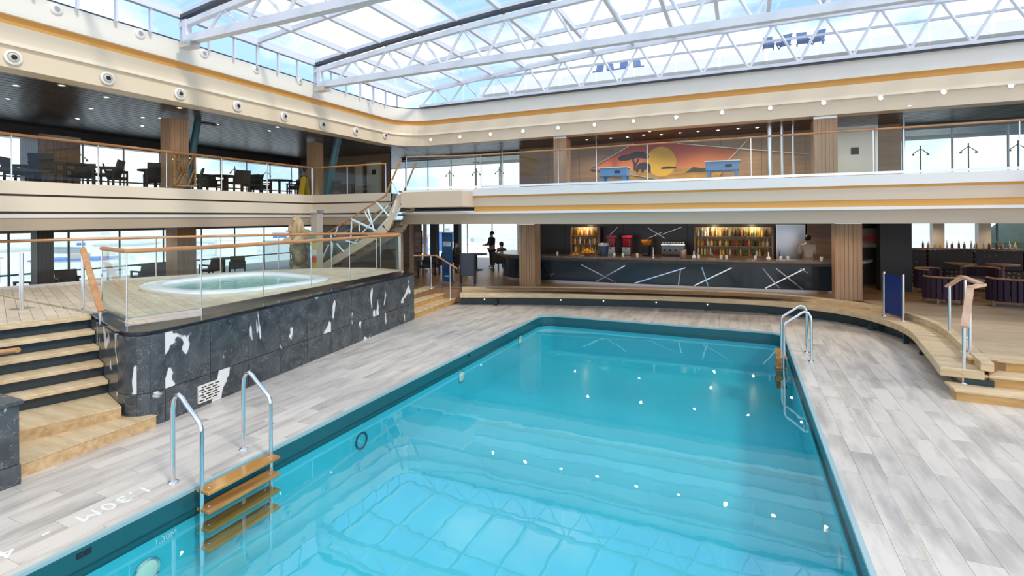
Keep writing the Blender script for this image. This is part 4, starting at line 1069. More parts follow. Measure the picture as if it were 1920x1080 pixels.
MB().box(dx-.13, dx+.13, dy-.13, dy+.13, Z_DAIS, 3.1).build('shaft', mat('pillar_beige', (.50, .42, .33), .3), dpl)
MB().box(dx-.16, dx+.16, dy-.16, dy+.16, 3.1, 3.2).build('cap', steel, dpl)
MB().box(dx-.17, dx+.17, dy-.17, dy+.17, 2.40, 2.44).build('band', steel, dpl)
for k, cc in enumerate(((.8, .55, .05), (.75, .1, .06), (.85, .83, .78), (.8, .6, .1), (.1, .45, .2))):
    MB().box(dx-.11, dx+.11, dy-.145, dy-.13, 1.25+k*.22, 1.44+k*.22).build('colour_panel', mat('panel_colour_%d' % k, cc, .5), dpl)
q = at_y(565, 460, 13.3)
pst = thing('colour_board', 'bright multicoloured notice board behind the hot tub railing', 'board', (q.x, 13.3, Z_DAIS))
MB().box(q.x-.45, q.x+.35, 13.28, 13.33, 1.2, 2.25).build('board', mat('board_teal', (.10, .22, .22), .5), pst)
for k in range(12):
    cx, cz = q.x-.36+(k % 4)*.2, 1.35+(k//4)*.3
    MB().box(cx-.07, cx+.08, 13.262, 13.28, cz-.08, cz+.10).build('note', mat('note_%d' % k, random.choice([(.8, .1, .1), (.85, .65, .05), (.1, .55, .2), (.5, .1, .5), (.8, .8, .78), (.85, .4, .05)]), .6), pst)
for xx in (q.x-.4, q.x+.3): MB().box(xx-.03, xx+.03, 13.33, 13.38, Z_DAIS, 2.2).build('leg', darkgrey, pst)

# ================================================================== BAR
bp = [(p.x, p.y) for p in smooth_path([(-8.7, 19.6), (-8.6, 18.2), (-8.05, 17.5), (-7.0, 17.25), (-4.4, 17.25), (-1.7, 17.35), (.6, 17.5), (2.4, 17.75), (3.2, 18.2), (3.5, 19.0)], 5)]
def barp(d): return offset(bp, d)
bar = thing('bar_counter', 'long curved bar counter with dark glossy front and crossing metal strips', 'bar', (-3, 17.4, Z_DAIS))
MB().sweep(barp, [(.08, Z_DAIS), (.08, .64), (.5, .64), (.5, Z_DAIS)]).build('toe_kick', brushed, bar)
MB().sweep(barp, [(.0, .64), (.0, 1.36), (.5, 1.36), (.5, .64)]).build('front_panel', bardark, bar)
MB().sweep(barp, [(-.03, 1.36), (-.20, 1.46), (.5, 1.46), (.5, 1.36)]).build('apron', mat('apron_grey', (.20, .19, .18), .35), bar)
MB().sweep(barp, [(-.24, 1.46), (-.24, 1.53), (.58, 1.53), (.58, 1.46)]).build('counter_top', counterm, bar, bevel=.01)
stripm = mat('strip_metal', (.45, .47, .50), .12, 1)
def bar_hit(px, py):
    for a, b in zip(bp, bp[1:]):
        n = Vector((b[1]-a[1], a[0]-b[0], 0)); p = at_plane(px, py, (a[0], a[1], 0), n); d = Vector((b[0]-a[0], b[1]-a[1], 0))
        s_ = (p-Vector((a[0], a[1], p.z))).dot(d)/d.length_squared
        if -.001 <= s_ <= 1.001 and p.y < 19: return p+n.normalized()*.012
    return None
for q in ((1090, 496, 1155, 534), (1172, 498, 1118, 533), (1010, 489, 1032, 516), (1024, 531, 1040, 512), (1285, 502, 1190, 536), (1276, 507, 1272, 540), (1316, 501, 1328, 541), (1372, 502, 1302, 541), (1430, 503, 1462, 547),
          (1455, 503, 1505, 547), (1508, 504, 1435, 545), (1500, 503, 1515, 512), (950, 500, 962, 515), (968, 500, 950, 515)):
    a, b = bar_hit(*q[:2]), bar_hit(*q[2:])
    if a is None or b is None: continue
    a.z, b.z = min(max(a.z, .66), 1.35), min(max(b.z, .66), 1.35)
    MB().beam(a, b, .034, .012, (b-a).cross(Vector((1, 0, 0)))).build('metal_strip', stripm, bar)

# back bar with shelves and bottles
bottle_cols = {'amber': (.45, .20, .03), 'green': (.06, .13, .04), 'clear': (.55, .60, .58), 'golden': (.70, .45, .08), 'dark': (.05, .025, .015), 'red': (.22, .03, .02)}
bmeshes = {}
for cn, cc in bottle_cols.items():
    m = mat('bottle_'+cn, cc, .1)
    for v, prof in enumerate(([(.032, 0), (.036, .01), (.036, .17), (.028, .20), (.012, .23), (.012, .28), (0, .28)], [(.04, 0), (.043, .01), (.043, .14), (.03, .17), (.013, .19), (.013, .24), (0, .24)])):
        me = MB().lathe(prof, n=8).mesh('glass_body', True); me.materials.append(m); bmeshes[cn, v] = me
capm = MB().lathe([(.014, 0), (.014, .03), (0, .03)], n=8).mesh('cap'); capm.materials.append(mat('cap_gold', (.55, .42, .15), .3, 1))
def bottle(x, y, z, cn, v, where, group):
    t = thing('bottle', '%s glass bottle, %s on the %s' % (cn, where[0], where[1]), 'bottle', (x, y, z), random.random()*6, group=group, world=False)
    link('glass_body', bmeshes[cn, v], None, t)
    c = link('cap', capm, None, t); c.location = (0, 0, .27 if v == 0 else .23)
bbw = mat('back_bar_lit', (.55, .42, .24), .5)
def back_bar(name, label, px0, px1, pt, Y, rows, n, shelfname, group):
    a, b = at_y(px0, pt, Y), at_y(px1, pt, Y); t = thing(name, label, 'shelf', ((a.x+b.x)/2, Y, Z_DAIS)); zt = min(a.z, Z_SOF)
    MB().box(a.x, b.x, Y+.2, Y+.24, Z_DAIS, zt).build('back_panel', bbw, t)
    for xx in (a.x, b.x): MB().box(xx-.03, xx+.03, Y-.1, Y+.24, Z_DAIS, zt).build('side_panel', panelw, t)
    MB().box(a.x, b.x, Y-.25, Y+.24, Z_DAIS, 1.42).build('base_cabinet', panelw, t)
    for z in rows:
        MB().box(a.x+.03, b.x-.03, Y-.1, Y+.2, z-.025, z).build('shelf', panelw, t)
        wn = ['lowest', 'middle', 'top'][rows.index(z)]+' shelf of the '+shelfname
        for k in range(n):
            xx = a.x+.1+(b.x-a.x-.2)*(k+.5*random.random())/n
            bottle(xx, Y-.01+random.uniform(-.04, .04), z, random.choice(['amber', 'golden', 'clear', 'dark', 'amber', 'golden', 'clear', 'green', 'red']), random.randint(0, 1), (ORD[k]+' from the left', wn), group)
    for xx in [a.x+(b.x-a.x)*f for f in ((.25, .75) if n > 12 else (.5,))]:
        l = lamp(None, 12, (1, .8, .5)); o = bpy.data.objects.new('shelf_lamp', l); COL.objects.link(o); o.parent = t; o.matrix_parent_inverse = Matrix.Translation(-t.location); o.location = (xx, Y-.16, zt-.05)
back_bar('back_bar_shelf', 'wide lit back bar shelf unit full of liquor bottles', 1303, 1448, 426, 20.35, [1.45, 1.80, 2.15], 22, 'wide back bar', 'bottles on the wide back bar')
back_bar('back_bar_shelf', 'narrow lit back bar shelf unit behind the fruit bowl', 1072, 1124, 426, 20.35, [1.45, 1.80, 2.15], 9, 'narrow back bar', 'bottles on the narrow back bar')
# steel fridge and wood panel
a, b = at_y(1455, 430, 20.3), at_y(1510, 430, 20.3)
t = thing('steel_fridge', 'tall stainless steel fridge behind the bartender', 'fridge', ((a.x+b.x)/2, 20.3, Z_DAIS))
MB().box(a.x, b.x, 20.25, 20.7, Z_DAIS, 2.6).build('body', brushed, t, bevel=.01)
MB().box(a.x+.03, b.x-.03, 20.22, 20.25, Z_DAIS+.1, 2.55).build('door', mat('cool_steel', (.45, .47, .52), .3, 1), t)
MB().tube([(a.x+.1, 20.19, 1.3), (a.x+.1, 20.19, 1.9)], .015, 8).build('handle', steel, t)
a, b = at_y(1513, 430, 20.2), at_y(1562, 430, 20.2)
t = tag(MB().box(a.x, b.x, 20.2, 20.6, Z_DAIS, Z_SOF+.05).build('wood_panel', panelw), 'plain brown wood panel right of the steel fridge', 'panel', kind='structure')
# ornamental crossing strips and dark screen on the bar wall
t = thing('wall_strips', 'crossing metal strips on the dark panel above the coffee machine', 'wall trim', at_y(1230, 440, 20.5), kind='structure')
for q in ((1140, 445, 1158, 426), (1215, 427, 1247, 447), (1240, 440, 1278, 426), (1215, 447, 1240, 436)):
    MB().beam(at_y(q[0], q[1], 20.6), at_y(q[2], q[3], 20.6), .02, .05, (0, 1, 0)).build('strip', brushed, t)

# things on the bar
CT = 1.53
def on_bar(px, back=.15):
    Y = 17.5
    for _ in range(4):
        p = at_y(px, 480, Y); j = min(range(len(bp)), key=lambda i: abs(bp[i][0]-p.x)); Y = bp[j][1]+back
    return at_y(px, 480, Y)
def lathe_thing(name, label, cat, p, prof, m, part='body', extra=None, group=None, n=12):
    t = thing(name, label, cat, p, group=group, world=False); MB().lathe(prof, n=n).build(part, m, t, smooth=True)
    if extra:
        for en, ep, em in extra: MB().lathe(ep, n=n).build(en, em, t, smooth=True)
    return t
red = mat('dispenser_red', (.72, .03, .06), .3); orangef = mat('orange_fruit', (.85, .32, .02), .5); cupw = mat('cup_white', (.85, .82, .78), .4)
p = on_bar(1101); p.z = CT
t = thing('fruit_bowl', 'wide bowl heaped with oranges on the bar', 'bowl', p, world=False)
MB().lathe([(.08, 0), (.10, .02), (.24, .12), (.25, .13), (.22, .12), (.09, .03), (0, .03)], n=20).build('bowl', mat('bowl_wood', (.35, .18, .05), .4), t, smooth=True)
for k in range(15):
    r_, a = (.155 if k < 9 else (.085 if k < 14 else .0)), (k*2*PI/9 if k < 9 else k*2*PI/5); zz = .14 if k < 9 else (.21 if k < 14 else .27)
    mb = MB(); ellipsoid(mb, (0, 0, 0), (.045, .045, .043), 10, 6); o = mb.build('fruit_skin', orangef, None, smooth=True)
    tag(o, 'round orange heaped in the wooden bowl on the bar', 'orange', 'oranges in the bowl'); o.name = 'orange_fruit'; o.location = (p.x+r_*math.cos(a), p.y+r_*math.sin(a), CT+zz-.03)
for i, px in enumerate((1076, 1082)):
    q = on_bar(px, .1); mb = MB(); ellipsoid(mb, (0, 0, 0), (.05, .05, .048), 10, 6); o = mb.build('orange_fruit', orangef, None, smooth=True)
    tag(o, ['loose orange lying farthest left of the fruit bowl', 'loose orange touching the left side of the fruit bowl'][i], 'orange', 'loose oranges'); o.location = (q.x, q.y, CT+.048)
p = on_bar(1132, .25); p.z = CT
lathe_thing('ice_bucket', 'dark blue ice bucket with grey lid beside the fruit bowl', 'bucket', p, [(.14, 0), (.19, .36), (.185, .36), (.13, .02), (0, .02)], mat('bucket_blue', (.03, .05, .10), .35), 'bucket', [('lid', [(.195, .36), (.20, .40), (.17, .46), (0, .47)], mat('lid_grey', (.32, .33, .36), .3))])
for i, px in enumerate((1147, 1176)):
    p = on_bar(px, 2.4); p.z = 1.42
    t = thing('drink_dispenser', ['red-topped drink dispenser left of the pair behind the bar', 'red-topped drink dispenser right of the pair behind the bar'][i], 'dispenser', p, group='red drink dispensers', world=False)
    MB().box(-.16, .16, -.2, .2, 0, .32).build('base', brushed, t, bevel=.01); MB().box(-.14, .14, -.18, .18, .32, .66).build('tank', mat('tank_red', (.30, .02, .03), .1) if i == 0 else MATS['tank_red'], t, bevel=.02)
    MB().box(-.17, .17, -.2, .2, .66, .76).build('lid', red, t, bevel=.02); MB().tube([(0, -.2, .30), (0, -.26, .26)], .02, 8).build('tap', black, t)
tb = tag(MB().box(-5.0, -1.0, 19.9, 20.6, Z_DAIS, 1.42).build('work_counter', panelw), 'dark work counter behind the bar under the coffee machine', 'counter', kind='structure')
p = on_bar(1212, 2.4); p.z = 1.42
t = thing('juicer', 'orange-topped juicer behind the bar', 'juicer', p, world=False)
MB().box(-.13, .13, -.15, .15, 0, .38).build('body', black, t, bevel=.02); MB().lathe([(.14, .40), (.20, .52), (.20, .60), (.15, .60), (0, .56)], n=14).build('hopper', orangef, t, smooth=True); MB().box(-.08, .08, -.2, -.14, .05, .1).build('spout', steel, t)
p = on_bar(1263, 2.3); p.z = 1.42
t = thing('coffee_machine', 'large dark espresso machine with cups stacked on top behind the bar', 'coffee machine', p, world=False)
MB().box(-.42, .42, -.25, .25, .06, .42).build('body', mat('machine_grey', (.16, .15, .15), .25, .7), t, bevel=.02); MB().box(-.42, .42, -.22, .22, .42, .47).build('cup_rail', steel, t)
for k in range(4): MB().tube([(-.3+k*.2, -.25, .25), (-.3+k*.2, -.36, .22)], .022, 8).build('group_handle', black, t)
for xx in (-.36, .36):
    for yy in (-.2, .2): MB().tube([(xx, yy, 0), (xx, yy, .07)], .025, 8).build('foot', steel, t)
cupme = MB().lathe([(.025, 0), (.038, .055), (.034, .055), (.022, .008), (0, .008)], n=10).mesh('cup', True); cupme.materials.append(cupw)
for k in range(16):
    o = link('coffee_cup', cupme, None); o.location = (p.x-.36+.10*(k % 8), p.y-.10+.14*(k//8), p.z+.47); tag(o, '%s small white coffee cup from the left in the %s row on the espresso machine' % (ORD[k % 8], ['front', 'back'][k//8]), 'cup', 'cups on the espresso machine')
i = 0
for px in (1045, 1152, 1168, 1195, 1310, 1352, 1362, 1416, 1464, 1477, 1540):
    q = on_bar(px, .12+.1*(i % 2)); q.z = CT
    lathe_thing('bar_tumbler', ORD[i]+' pale cup from the left along the bar counter', 'cup', q, [(.035, 0), (.04, .01), (.045, .12), (.04, .12), (.035, .015), (0, .015)], cupw, 'cup', group='pale cups along the bar'); i += 1
for j, px in enumerate((1301, 1441)):
    q = on_bar(px, .1); q.z = CT
    lathe_thing('bud_vase', ['white slim-necked bud vase near the coffee machine', 'white slim-necked bud vase before the bottle shelves'][j], 'vase', q, [(.055, 0), (.075, .03), (.06, .07), (.02, .12), (.017, .24), (.0, .24)], cupw, 'vase')
q = on_bar(1225, .1); q.z = CT
lathe_thing('beer_tap', 'silver beer tap column on the bar', 'beer tap', q, [(.06, 0), (.06, .02), (.03, .04), (.03, .34), (.045, .36), (0, .40)], steel, 'column', [('handle', [(.012, .40), (.02, .50), (0, .52)], black)])
q = on_bar(1281, .2); q.z = CT
lathe_thing('utensil_drum', 'copper coloured drum beside the espresso machine', 'drum', q, [(.10, 0), (.11, .02), (.11, .26), (.09, .28), (0, .28)], mat('drum_copper', (.45, .30, .24), .3, .6), 'drum')
# red illuminated advert wall right of the bar
a, b = at_y(1612, 428, 20.0), at_y(1650, 465, 20.0)
t = thing('wall_sign', 'dark sign with red arch motif right of the bar column', 'sign', ((a.x+b.x)/2, 20.0, b.z))
MB().box(a.x, b.x, 20.0, 20.05, b.z, a.z).build('board', panelw, t)
cx, cz = (a.x+b.x)/2, (a.z+b.z)/2-.1
MB().slab([(cx+.26*math.cos(k*PI/10), 19.995, cz+.2*math.sin(k*PI/10)) for k in range(11)], (0, -1, 0), .01).build('arch', mat('sign_red', (.55, .05, .03), .5), t)
MB().box(a.x+.03, b.x-.03, 19.985, 19.995, b.z+.03, b.z+.14).build('base_strip', mat('sign_sand', (.55, .42, .28), .5), t)

# lamps under the bar soffit
k = 0
for px, Y in ((1000, 16.2), (1572, 15.6), (1100, 16.6), (1200, 16.8), (1300, 16.8), (1400, 16.9), (1500, 17.0), (1700, 17.5), (1850, 17.5), (900, 18.5), (830, 18)):
    p = at_y(px, 425, Y); downlight(p.x, Y, Z_SOF+.06, 'small warm downlight in the soffit above the bar front', .05, 34, lampw, group='soffit downlights over the bar')
for x, y in ((-6, 19.2), (-3.5, 19.2), (-1, 19.2), (1.5, 19.2), (6.5, 20.5), (9, 20.5), (6.5, 23.8), (9, 23.8), (-11, 19), (-11, 22.5), (-14, 22.5), (-18, 6), (-18, 10), (-18, 14), (-17.5, 18)):  # unseen lamps, added to balance the deck interior against the sky
    downlight(x, y, Z_SOF+.06, 'small unseen added downlight in the ceiling of the lower deck behind the front row', .05, 40, lampw, group='added inner downlights of the lower deck')

# ================================================================== PEOPLE
def person(name, label, p, rz, seated, shirt_m, hair_m, head_tilt=0.0):
    t = thing(name, label, 'person', p, rz, world=False)
    V, E, Rr = [], [], []
    def nd(x, y, z, r_, par=None):
        V.append((x, y, z)); Rr.append(r_)
        if par is not None: E.append((par, len(V)-1))
        return len(V)-1
    hz = .50 if seated else .92                     # hips; the person faces -y
    pel = nd(0, 0, hz, .13); sp = nd(0, -.01, hz+.18, .125, pel); ch = nd(0, -.02, hz+.38, .145, sp); nk = nd(0, -.02, hz+.54, .055, ch); hd = nd(0, -.03, hz+.62, .075, nk); tp = nd(0, -.03, hz+.74, .085, hd)
    for s_ in (-1, 1):
        sh = nd(s_*.17, -.02, hz+.46, .065, ch); el = nd(s_*.22, -.08, hz+.20, .045, sh); wr = nd(s_*.16, -.30, hz+.16, .032, el); pm = nd(s_*.15, -.38, hz+.155, .035, wr)
        for f in range(4):
            a = nd(s_*.15+(f-1.5)*.02, -.43-.006*(f in (1, 2)), hz+.15, .0095, pm); nd(s_*.15+(f-1.5)*.021, -.465-.008*(f in (1, 2)), hz+.125, .008, a)
        a = nd(s_*.15-s_*.045, -.39, hz+.15, .010, pm); nd(s_*.15-s_*.055, -.425, hz+.14, .009, a)
        if seated:
            th = nd(s_*.10, -.06, hz-.01, .095, pel); kn = nd(s_*.12, -.44, hz-.01, .062, th); an = nd(s_*.12, -.42, .09, .042, kn); nd(s_*.12, -.56, .035, .035, an)
        else:
            th = nd(s_*.10, 0, hz-.10, .095, pel); kn = nd(s_*.10, -.01, .50, .062, th); an = nd(s_*.10, .02, .09, .042, kn); nd(s_*.11, -.13, .035, .035, an)
    me = bpy.data.meshes.new('body'); me.from_pydata(V, E, []); o = link('body', me, skin, t)
    o.modifiers.new('skin', 'SKIN'); 
    for i, d in enumerate(me.skin_vertices[0].data): d.radius = (Rr[i], Rr[i])
    me.skin_vertices[0].data[0].use_root = True
    sb = o.modifiers.new('sub', 'SUBSURF'); sb.levels = 1; sb.render_levels = 2
    # clothes: the torso and sleeves as a slightly larger skinned surface
    def cloth(nm, idx_nodes, edges, m):
        m2 = bpy.data.meshes.new(nm); m2.from_pydata([n_[:3] for n_ in idx_nodes], edges, []); q = link(nm, m2, m, t); q.modifiers.new('skin', 'SKIN')
        for d, n_ in zip(m2.skin_vertices[0].data, idx_nodes): d.radius = (n_[3], n_[3])
        m2.skin_vertices[0].data[0].use_root = True; s2 = q.modifiers.new('sub', 'SUBSURF'); s2.levels = 1; s2.render_levels = 2
    cloth('shirt', [(0, 0, hz, .16), (0, -.01, hz+.18, .15), (0, -.02, hz+.38, .175), (0, -.02, hz+.51, .08), (.17, -.02, hz+.46, .085), (.22, -.08, hz+.20, .062), (.17, -.26, hz+.165, .047), (-.17, -.02, hz+.46, .085), (-.22, -.08, hz+.20, .062), (-.17, -.26, hz+.165, .047)],
          [(0, 1), (1, 2), (2, 3), (2, 4), (4, 5), (5, 6), (2, 7), (7, 8), (8, 9)], shirt_m)
    if seated: cloth('trousers', [(0, 0, hz, .165), (.1, -.06, hz-.01, .115), (.12, -.44, hz-.01, .08), (.12, -.42, .11, .06), (-.1, -.06, hz-.01, .115), (-.12, -.44, hz-.01, .08), (-.12, -.42, .11, .06)], [(0, 1), (1, 2), (2, 3), (0, 4), (4, 5), (5, 6)], darkcl)
    else: cloth('trousers', [(0, 0, hz, .165), (.1, 0, hz-.1, .12), (.1, -.01, .5, .085), (.1, .02, .08, .07), (-.1, 0, hz-.1, .12), (-.1, -.01, .5, .085), (-.1, .02, .08, .07)], [(0, 1), (1, 2), (2, 3), (0, 4), (4, 5), (5, 6)], darkcl)
    mb = MB(); ellipsoid(mb, (0, 0, hz+.72), (.098, .105, .10), 12, 8); mb.build('hair', hair_m, t, smooth=True)
    mb = MB(); ellipsoid(mb, (0, -.125, hz+.645), (.013, .02, .022), 8, 6); mb.build('nose', skin, t, smooth=True)
    for s_ in (-1, 1):
        mb = MB(); ellipsoid(mb, (s_*.03, -.112, hz+.675), (.011, .008, .009), 8, 6); mb.build('eye', black, t)
        mb = MB(); ellipsoid(mb, (s_*.085, -.02, hz+.66), (.012, .022, .03), 8, 6); mb.build('ear', skin, t)
    return t
p = at_y(1515, 470, 19.0)
person('person', 'bartender in a cream shirt standing behind the bar with back turned', (p.x, 19.0, Z_DAIS-.0), PI+.2, False, shirt, hairm)
person('person', 'dark-clothed person seated at the table left of the bar nearest the banner', (-11.95, 20.2, Z_DAIS), PI/2, True, darkcl, hairm)
person('person', 'dark-clothed person standing among the tables left of the bar', (-10.75, 21.5, Z_DAIS), -.6, False, darkcl, hairm)
person('person', 'dark-clothed person seated by the window tables beside the bar end', (-9.6, 20.1, Z_DAIS), PI, True, darkcl, hairm)

# ================================================================== FURNITURE
def chair_proto(m, hb=.86):
    t = thing('wicker_chair', 'x', 'chair', (0, 0, 0), world=False)
    MB().box(-.27, .27, -.26, .26, .38, .46).build('seat', m, t, bevel=.02)
    MB().beam((0, .25, .42), (0, .36, hb), .54, .05, (0, 1, 0)).build('backrest', m, t, bevel=.015)
    for s_ in (-.27, .27):
        MB().box(s_-.03, s_+.03, -.26, .28, .60, .65).build('armrest', m, t)
        MB().box(s_-.025, s_+.025, -.26, -.21, 0, .62).build('leg', m, t); MB().box(s_-.025, s_+.025, .21, .26, 0, .62).build('leg', m, t)
    return t
def table_proto(m, r_=.5, h=.74):
    t = thing('round_table', 'x', 'table', (0, 0, 0), world=False)
    MB().lathe([(r_, h-.04), (r_, h), (0, h)], n=20).build('table_top', m, t); MB().lathe([(.05, .03), (.05, h-.04)], n=10).build('pedestal', m, t); MB().lathe([(.28, 0), (.28, .03), (.05, .05)], n=16).build('base', m, t)
    return t
wc = chair_proto(wicker); tp_ = table_proto(wicker); used = [0, 0]
def place(proto, idx, loc, rz, label, group):
    if used[idx] == 0: o = proto; o.location = loc; o.rotation_euler = (0, 0, rz); used[idx] = 1
    else: o = copy_tree(proto, loc, rz)
    o['label'] = label; o['group'] = group; return o
where = ['at the leftmost balcony table', 'at the second balcony table', 'at the third balcony table', 'at the fourth balcony table']
for i, (x, y) in enumerate(((-17.5, 7.9), (-17.5, 10.35), (-17.5, 12.8), (-17.5, 15.25))):
    place(tp_, 1, (x, y, Z_F), 0, 'dark round dining table, the '+where[i].split('at the ')[1]+' from the left edge', 'dining tables on the left balcony')
    for k in range(4):
        a = PI/4+k*PI/2+.3*i; place(wc, 0, (x+.98*math.cos(a), y+.98*math.sin(a), Z_F), a-PI/2, 'dark wicker armchair, %s %s, %s' % ('pool side' if math.cos(a) > 0 else 'window side', 'right' if math.sin(a) > 0 else 'left', where[i]), 'wicker chairs on the left balcony')
for i, px in enumerate((60, 130, 270, 300, 395, 445)):
    p = at_x(px, 480, -18.6)
    place(wc, 0, (p.x, p.y, Z_DAIS), (-1.2, 1.4, -1.6, 1.2, -1.5, .9)[i], ['dark armchair at far left of the lower promenade', 'dark armchair behind the dark slatted column', 'dark armchair seen through the glass left of the hot tub', 'second dark armchair seen through the glass left of the hot tub', 'dark armchair right of the brown promenade column', 'rightmost dark armchair behind the hot tub'][i], 'armchairs on the lower promenade')
for i, px in enumerate((95, 285, 420)):
    p = at_x(px, 480, -19.95); place(tp_, 1, (p.x, p.y, Z_DAIS), 0, ['low dark table at far left of the lower promenade', 'low dark table seen through the glass left of the hot tub', 'low dark table right of the brown promenade column'][i], 'tables on the lower promenade')
for i, (x, y, a) in enumerate(((-10.9, 19.1, PI), (-11.95, 20.2, PI/2), (-9.6, 20.1, PI), (-8.55, 21.3, -PI/2), (at_y(800, 480, 17.2).x, 17.2, .2), (at_y(824, 480, 18.3).x, 18.3, -.3))):
    place(wc, 0, (x, y, Z_DAIS), a, ['dark chair nearest the grey board', 'dark chair under the seated guest by the banner', 'dark chair under the guest beside the bar end', 'dark chair close to the far windows left of the bar', 'dark chair behind the left step handrail', 'dark chair behind the foot of the blue banner'][i], 'chairs left of the bar')
for i, (x, y) in enumerate(((-10.9, 20.2), (-9.6, 21.3))):
    place(tp_, 1, (x, y, Z_DAIS), 0, ['dark round table between the seated guests', 'dark round table beside the left bar end'][i], 'tables left of the bar')
t = thing('sun_bed', 'dark rattan sun lounger at far left of the upper balcony', 'lounger', at_x(34, 340, -15.9))
q = t.location.copy(); q.z = Z_F; t.location = q
MB().beam((q.x, q.y-.7, q.z+.32), (q.x, q.y+.5, q.z+.32), .6, .07).build('bed', wicker, t); MB().beam((q.x, q.y-.7, q.z+.32), (q.x, q.y-1.2, q.z+.95), .6, .06).build('backrest', wicker, t)
for dx_ in (-.25, .25):
    for dy_ in (-.6, .4): MB().box(q.x+dx_-.03, q.x+dx_+.03, q.y+dy_-.03, q.y+dy_+.03, q.z, q.z+.3).build('leg', wicker, t)
# yellow folding sign and orange picture near the corner of the left balcony
p = at_x(570, 360, -15.5); p.z = Z_F
t = thing('caution_sign', 'yellow folding caution sign at the corner of the left balcony', 'sign', p, world=False)
for s_ in (-1, 1): MB().beam((0, s_*.16, 0), (0, s_*.02, .72), .26, .02, (0, 1, 0)).build('leaf', yellow, t)
MB().box(-.06, .06, -.02, .02, .70, .76).build('hinge', yellow, t)
p = at_y(577, 335, 18.0)
t = thing('wall_picture', 'orange and blue picture behind crossing white strips on the left balcony', 'picture', p)
MB().box(p.x-.55, p.x+.45, 18, 18.05, Z_F+.02, p.z+.65).build('board', darkgrey, t); MB().slab([(p.x-.5, 17.99, p.z+.05), (p.x+.4, 17.99, p.z+.6), (p.x+.4, 17.99, p.z-.2), (p.x-.2, 17.99, p.z-.15)], (0, -1, 0), .01).build('paint', sunm, t)
MB().beam((p.x-.55, 17.97, p.z+.1), (p.x+.4, 17.97, p.z+.55), .02, .05, (0, 1, 0)).build('strip', whitep, t); MB().beam((p.x-.35, 17.96, p.z+.6), (p.x-.1, 17.96, p.z-.3), .02, .05, (0, 1, 0)).build('strip', whitep, t)
# banner and grey board
p = at_z(839, 531, Z_DAIS)
t = thing('banner_stand', 'tall blue roll-up banner stand by the left steps', 'banner', p)
MB().box(p.x-.21, p.x+.21, p.y-.02, p.y+.02, Z_DAIS+.06, 2.36).build('banner', mat('banner_blue', (.015, .12, .28), .4, noise=1, col2=(.01, .04, .13), nscale=(.5, .5, 1.3)), t)
MB().box(p.x-.23, p.x+.23, p.y-.08, p.y+.08, Z_DAIS, Z_DAIS+.07).build('base', steel, t); MB().box(p.x-.17, p.x+.17, p.y-.03, p.y-.02, 1.88, 2.05).build('white_field', letter, t)
for k in range(3): MB().box(p.x-.14, p.x+.12-.06*k, p.y-.034, p.y-.03, 1.99-.045*k, 2.01-.045*k).build('printed_line', mat('print_blue', (.2, .35, .5), .5) if k == 0 else MATS['print_blue'], t)
MB().box(p.x-.10, p.x+.08, p.y-.03, p.y-.02, .78, .82).build('printed_mark', letter, t)
p = at_z(877, 531, Z_DAIS)
t = thing('sign_board', 'plain grey freestanding board on dark legs behind the bench', 'board', p)
MB().box(p.x-.30, p.x+.28, p.y-.02, p.y+.02, .80, 1.62).build('board', mat('board_grey', (.13, .15, .18), .4), t, bevel=.01)
for s_ in (-.29, .29): MB().box(p.x+s_-.025, p.x+s_+.025, p.y-.03, p.y+.06, Z_DAIS, 1.60).build('leg', darkgrey, t)
# restaurant: armchairs, banquette, wine display
def armchair(loc, rz, label):
    t = thing('tub_armchair', label, 'armchair', loc, rz, group='purple armchairs in the restaurant', world=False)
    n = 14
    for k in range(n):
        a = PI*(-.08+1.16*k/(n-1)); c = (.40*math.cos(a), .36*math.sin(a))
        MB().rbox((c[0], c[1], .42), .10, .092, .56, a).build('back_rib', purple, t)
    MB().tube([(.42*math.cos(PI*(-.08+1.16*k/20)), .38*math.sin(PI*(-.08+1.16*k/20)), .71) for k in range(21)], .028, 8).build('top_rail', armwood, t, smooth=True)
    MB().rbox((0, .0, .36), .66, .62, .14).build('seat', purple, t, bevel=.04)
    for sx in (-.3, .3):
        for sy in (-.26, .26): MB().box(sx-.03, sx+.03, sy-.03, sy+.03, 0, .16).build('leg', panelw, t)
    return t
p = at_z(1768, 568, Z_DAIS); armchair(p, PI+.3, 'purple ribbed tub armchair left of the step handrail')
p = at_z(1893, 574, Z_DAIS); armchair(p, PI-.3, 'purple ribbed tub armchair at the right edge')
p = at_z(1745, 548, Z_DAIS); armchair(p, 1.0, 'purple ribbed tub armchair farther back behind the blue screen')
p = at_z(1840, 545, Z_DAIS); armchair(p, -.5, 'purple ribbed tub armchair in the middle behind the step handrail')
p = at_z(1815, 556, Z_DAIS); lathe_thing('coffee_table', 'low dark coffee table between the purple armchairs', 'table', p, [(.26, 0), (.26, .03), (.05, .05), (.05, .46), (.42, .47), (.42, .50), (0, .50)], panelw, 'table', n=20)
bq = bpy.data.materials.new('banquette_pattern'); bq.use_nodes = True; t_ = bq.node_tree; b_ = t_.nodes['Principled BSDF']
g_ = nn(t_, 'ShaderNodeNewGeometry'); vo = nn(t_, 'ShaderNodeTexVoronoi'); vo.inputs['Scale'].default_value = 7.5; vo.inputs['Randomness'].default_value = .25
r_ = nn(t_, 'ShaderNodeValToRGB'); r_.color_ramp.elements[0].position = .22; r_.color_ramp.elements[0].color = (.30, .22, .12, 1); r_.color_ramp.elements[1].position = .34; r_.color_ramp.elements[1].color = (.03, .022, .03, 1)
t_.links.new(g_.outputs['Position'], vo.inputs['Vector']); t_.links.new(vo.outputs['Distance'], r_.inputs['Fac']); t_.links.new(r_.outputs['Color'], b_.inputs['Base Color']); b_.inputs['Roughness'].default_value = .6
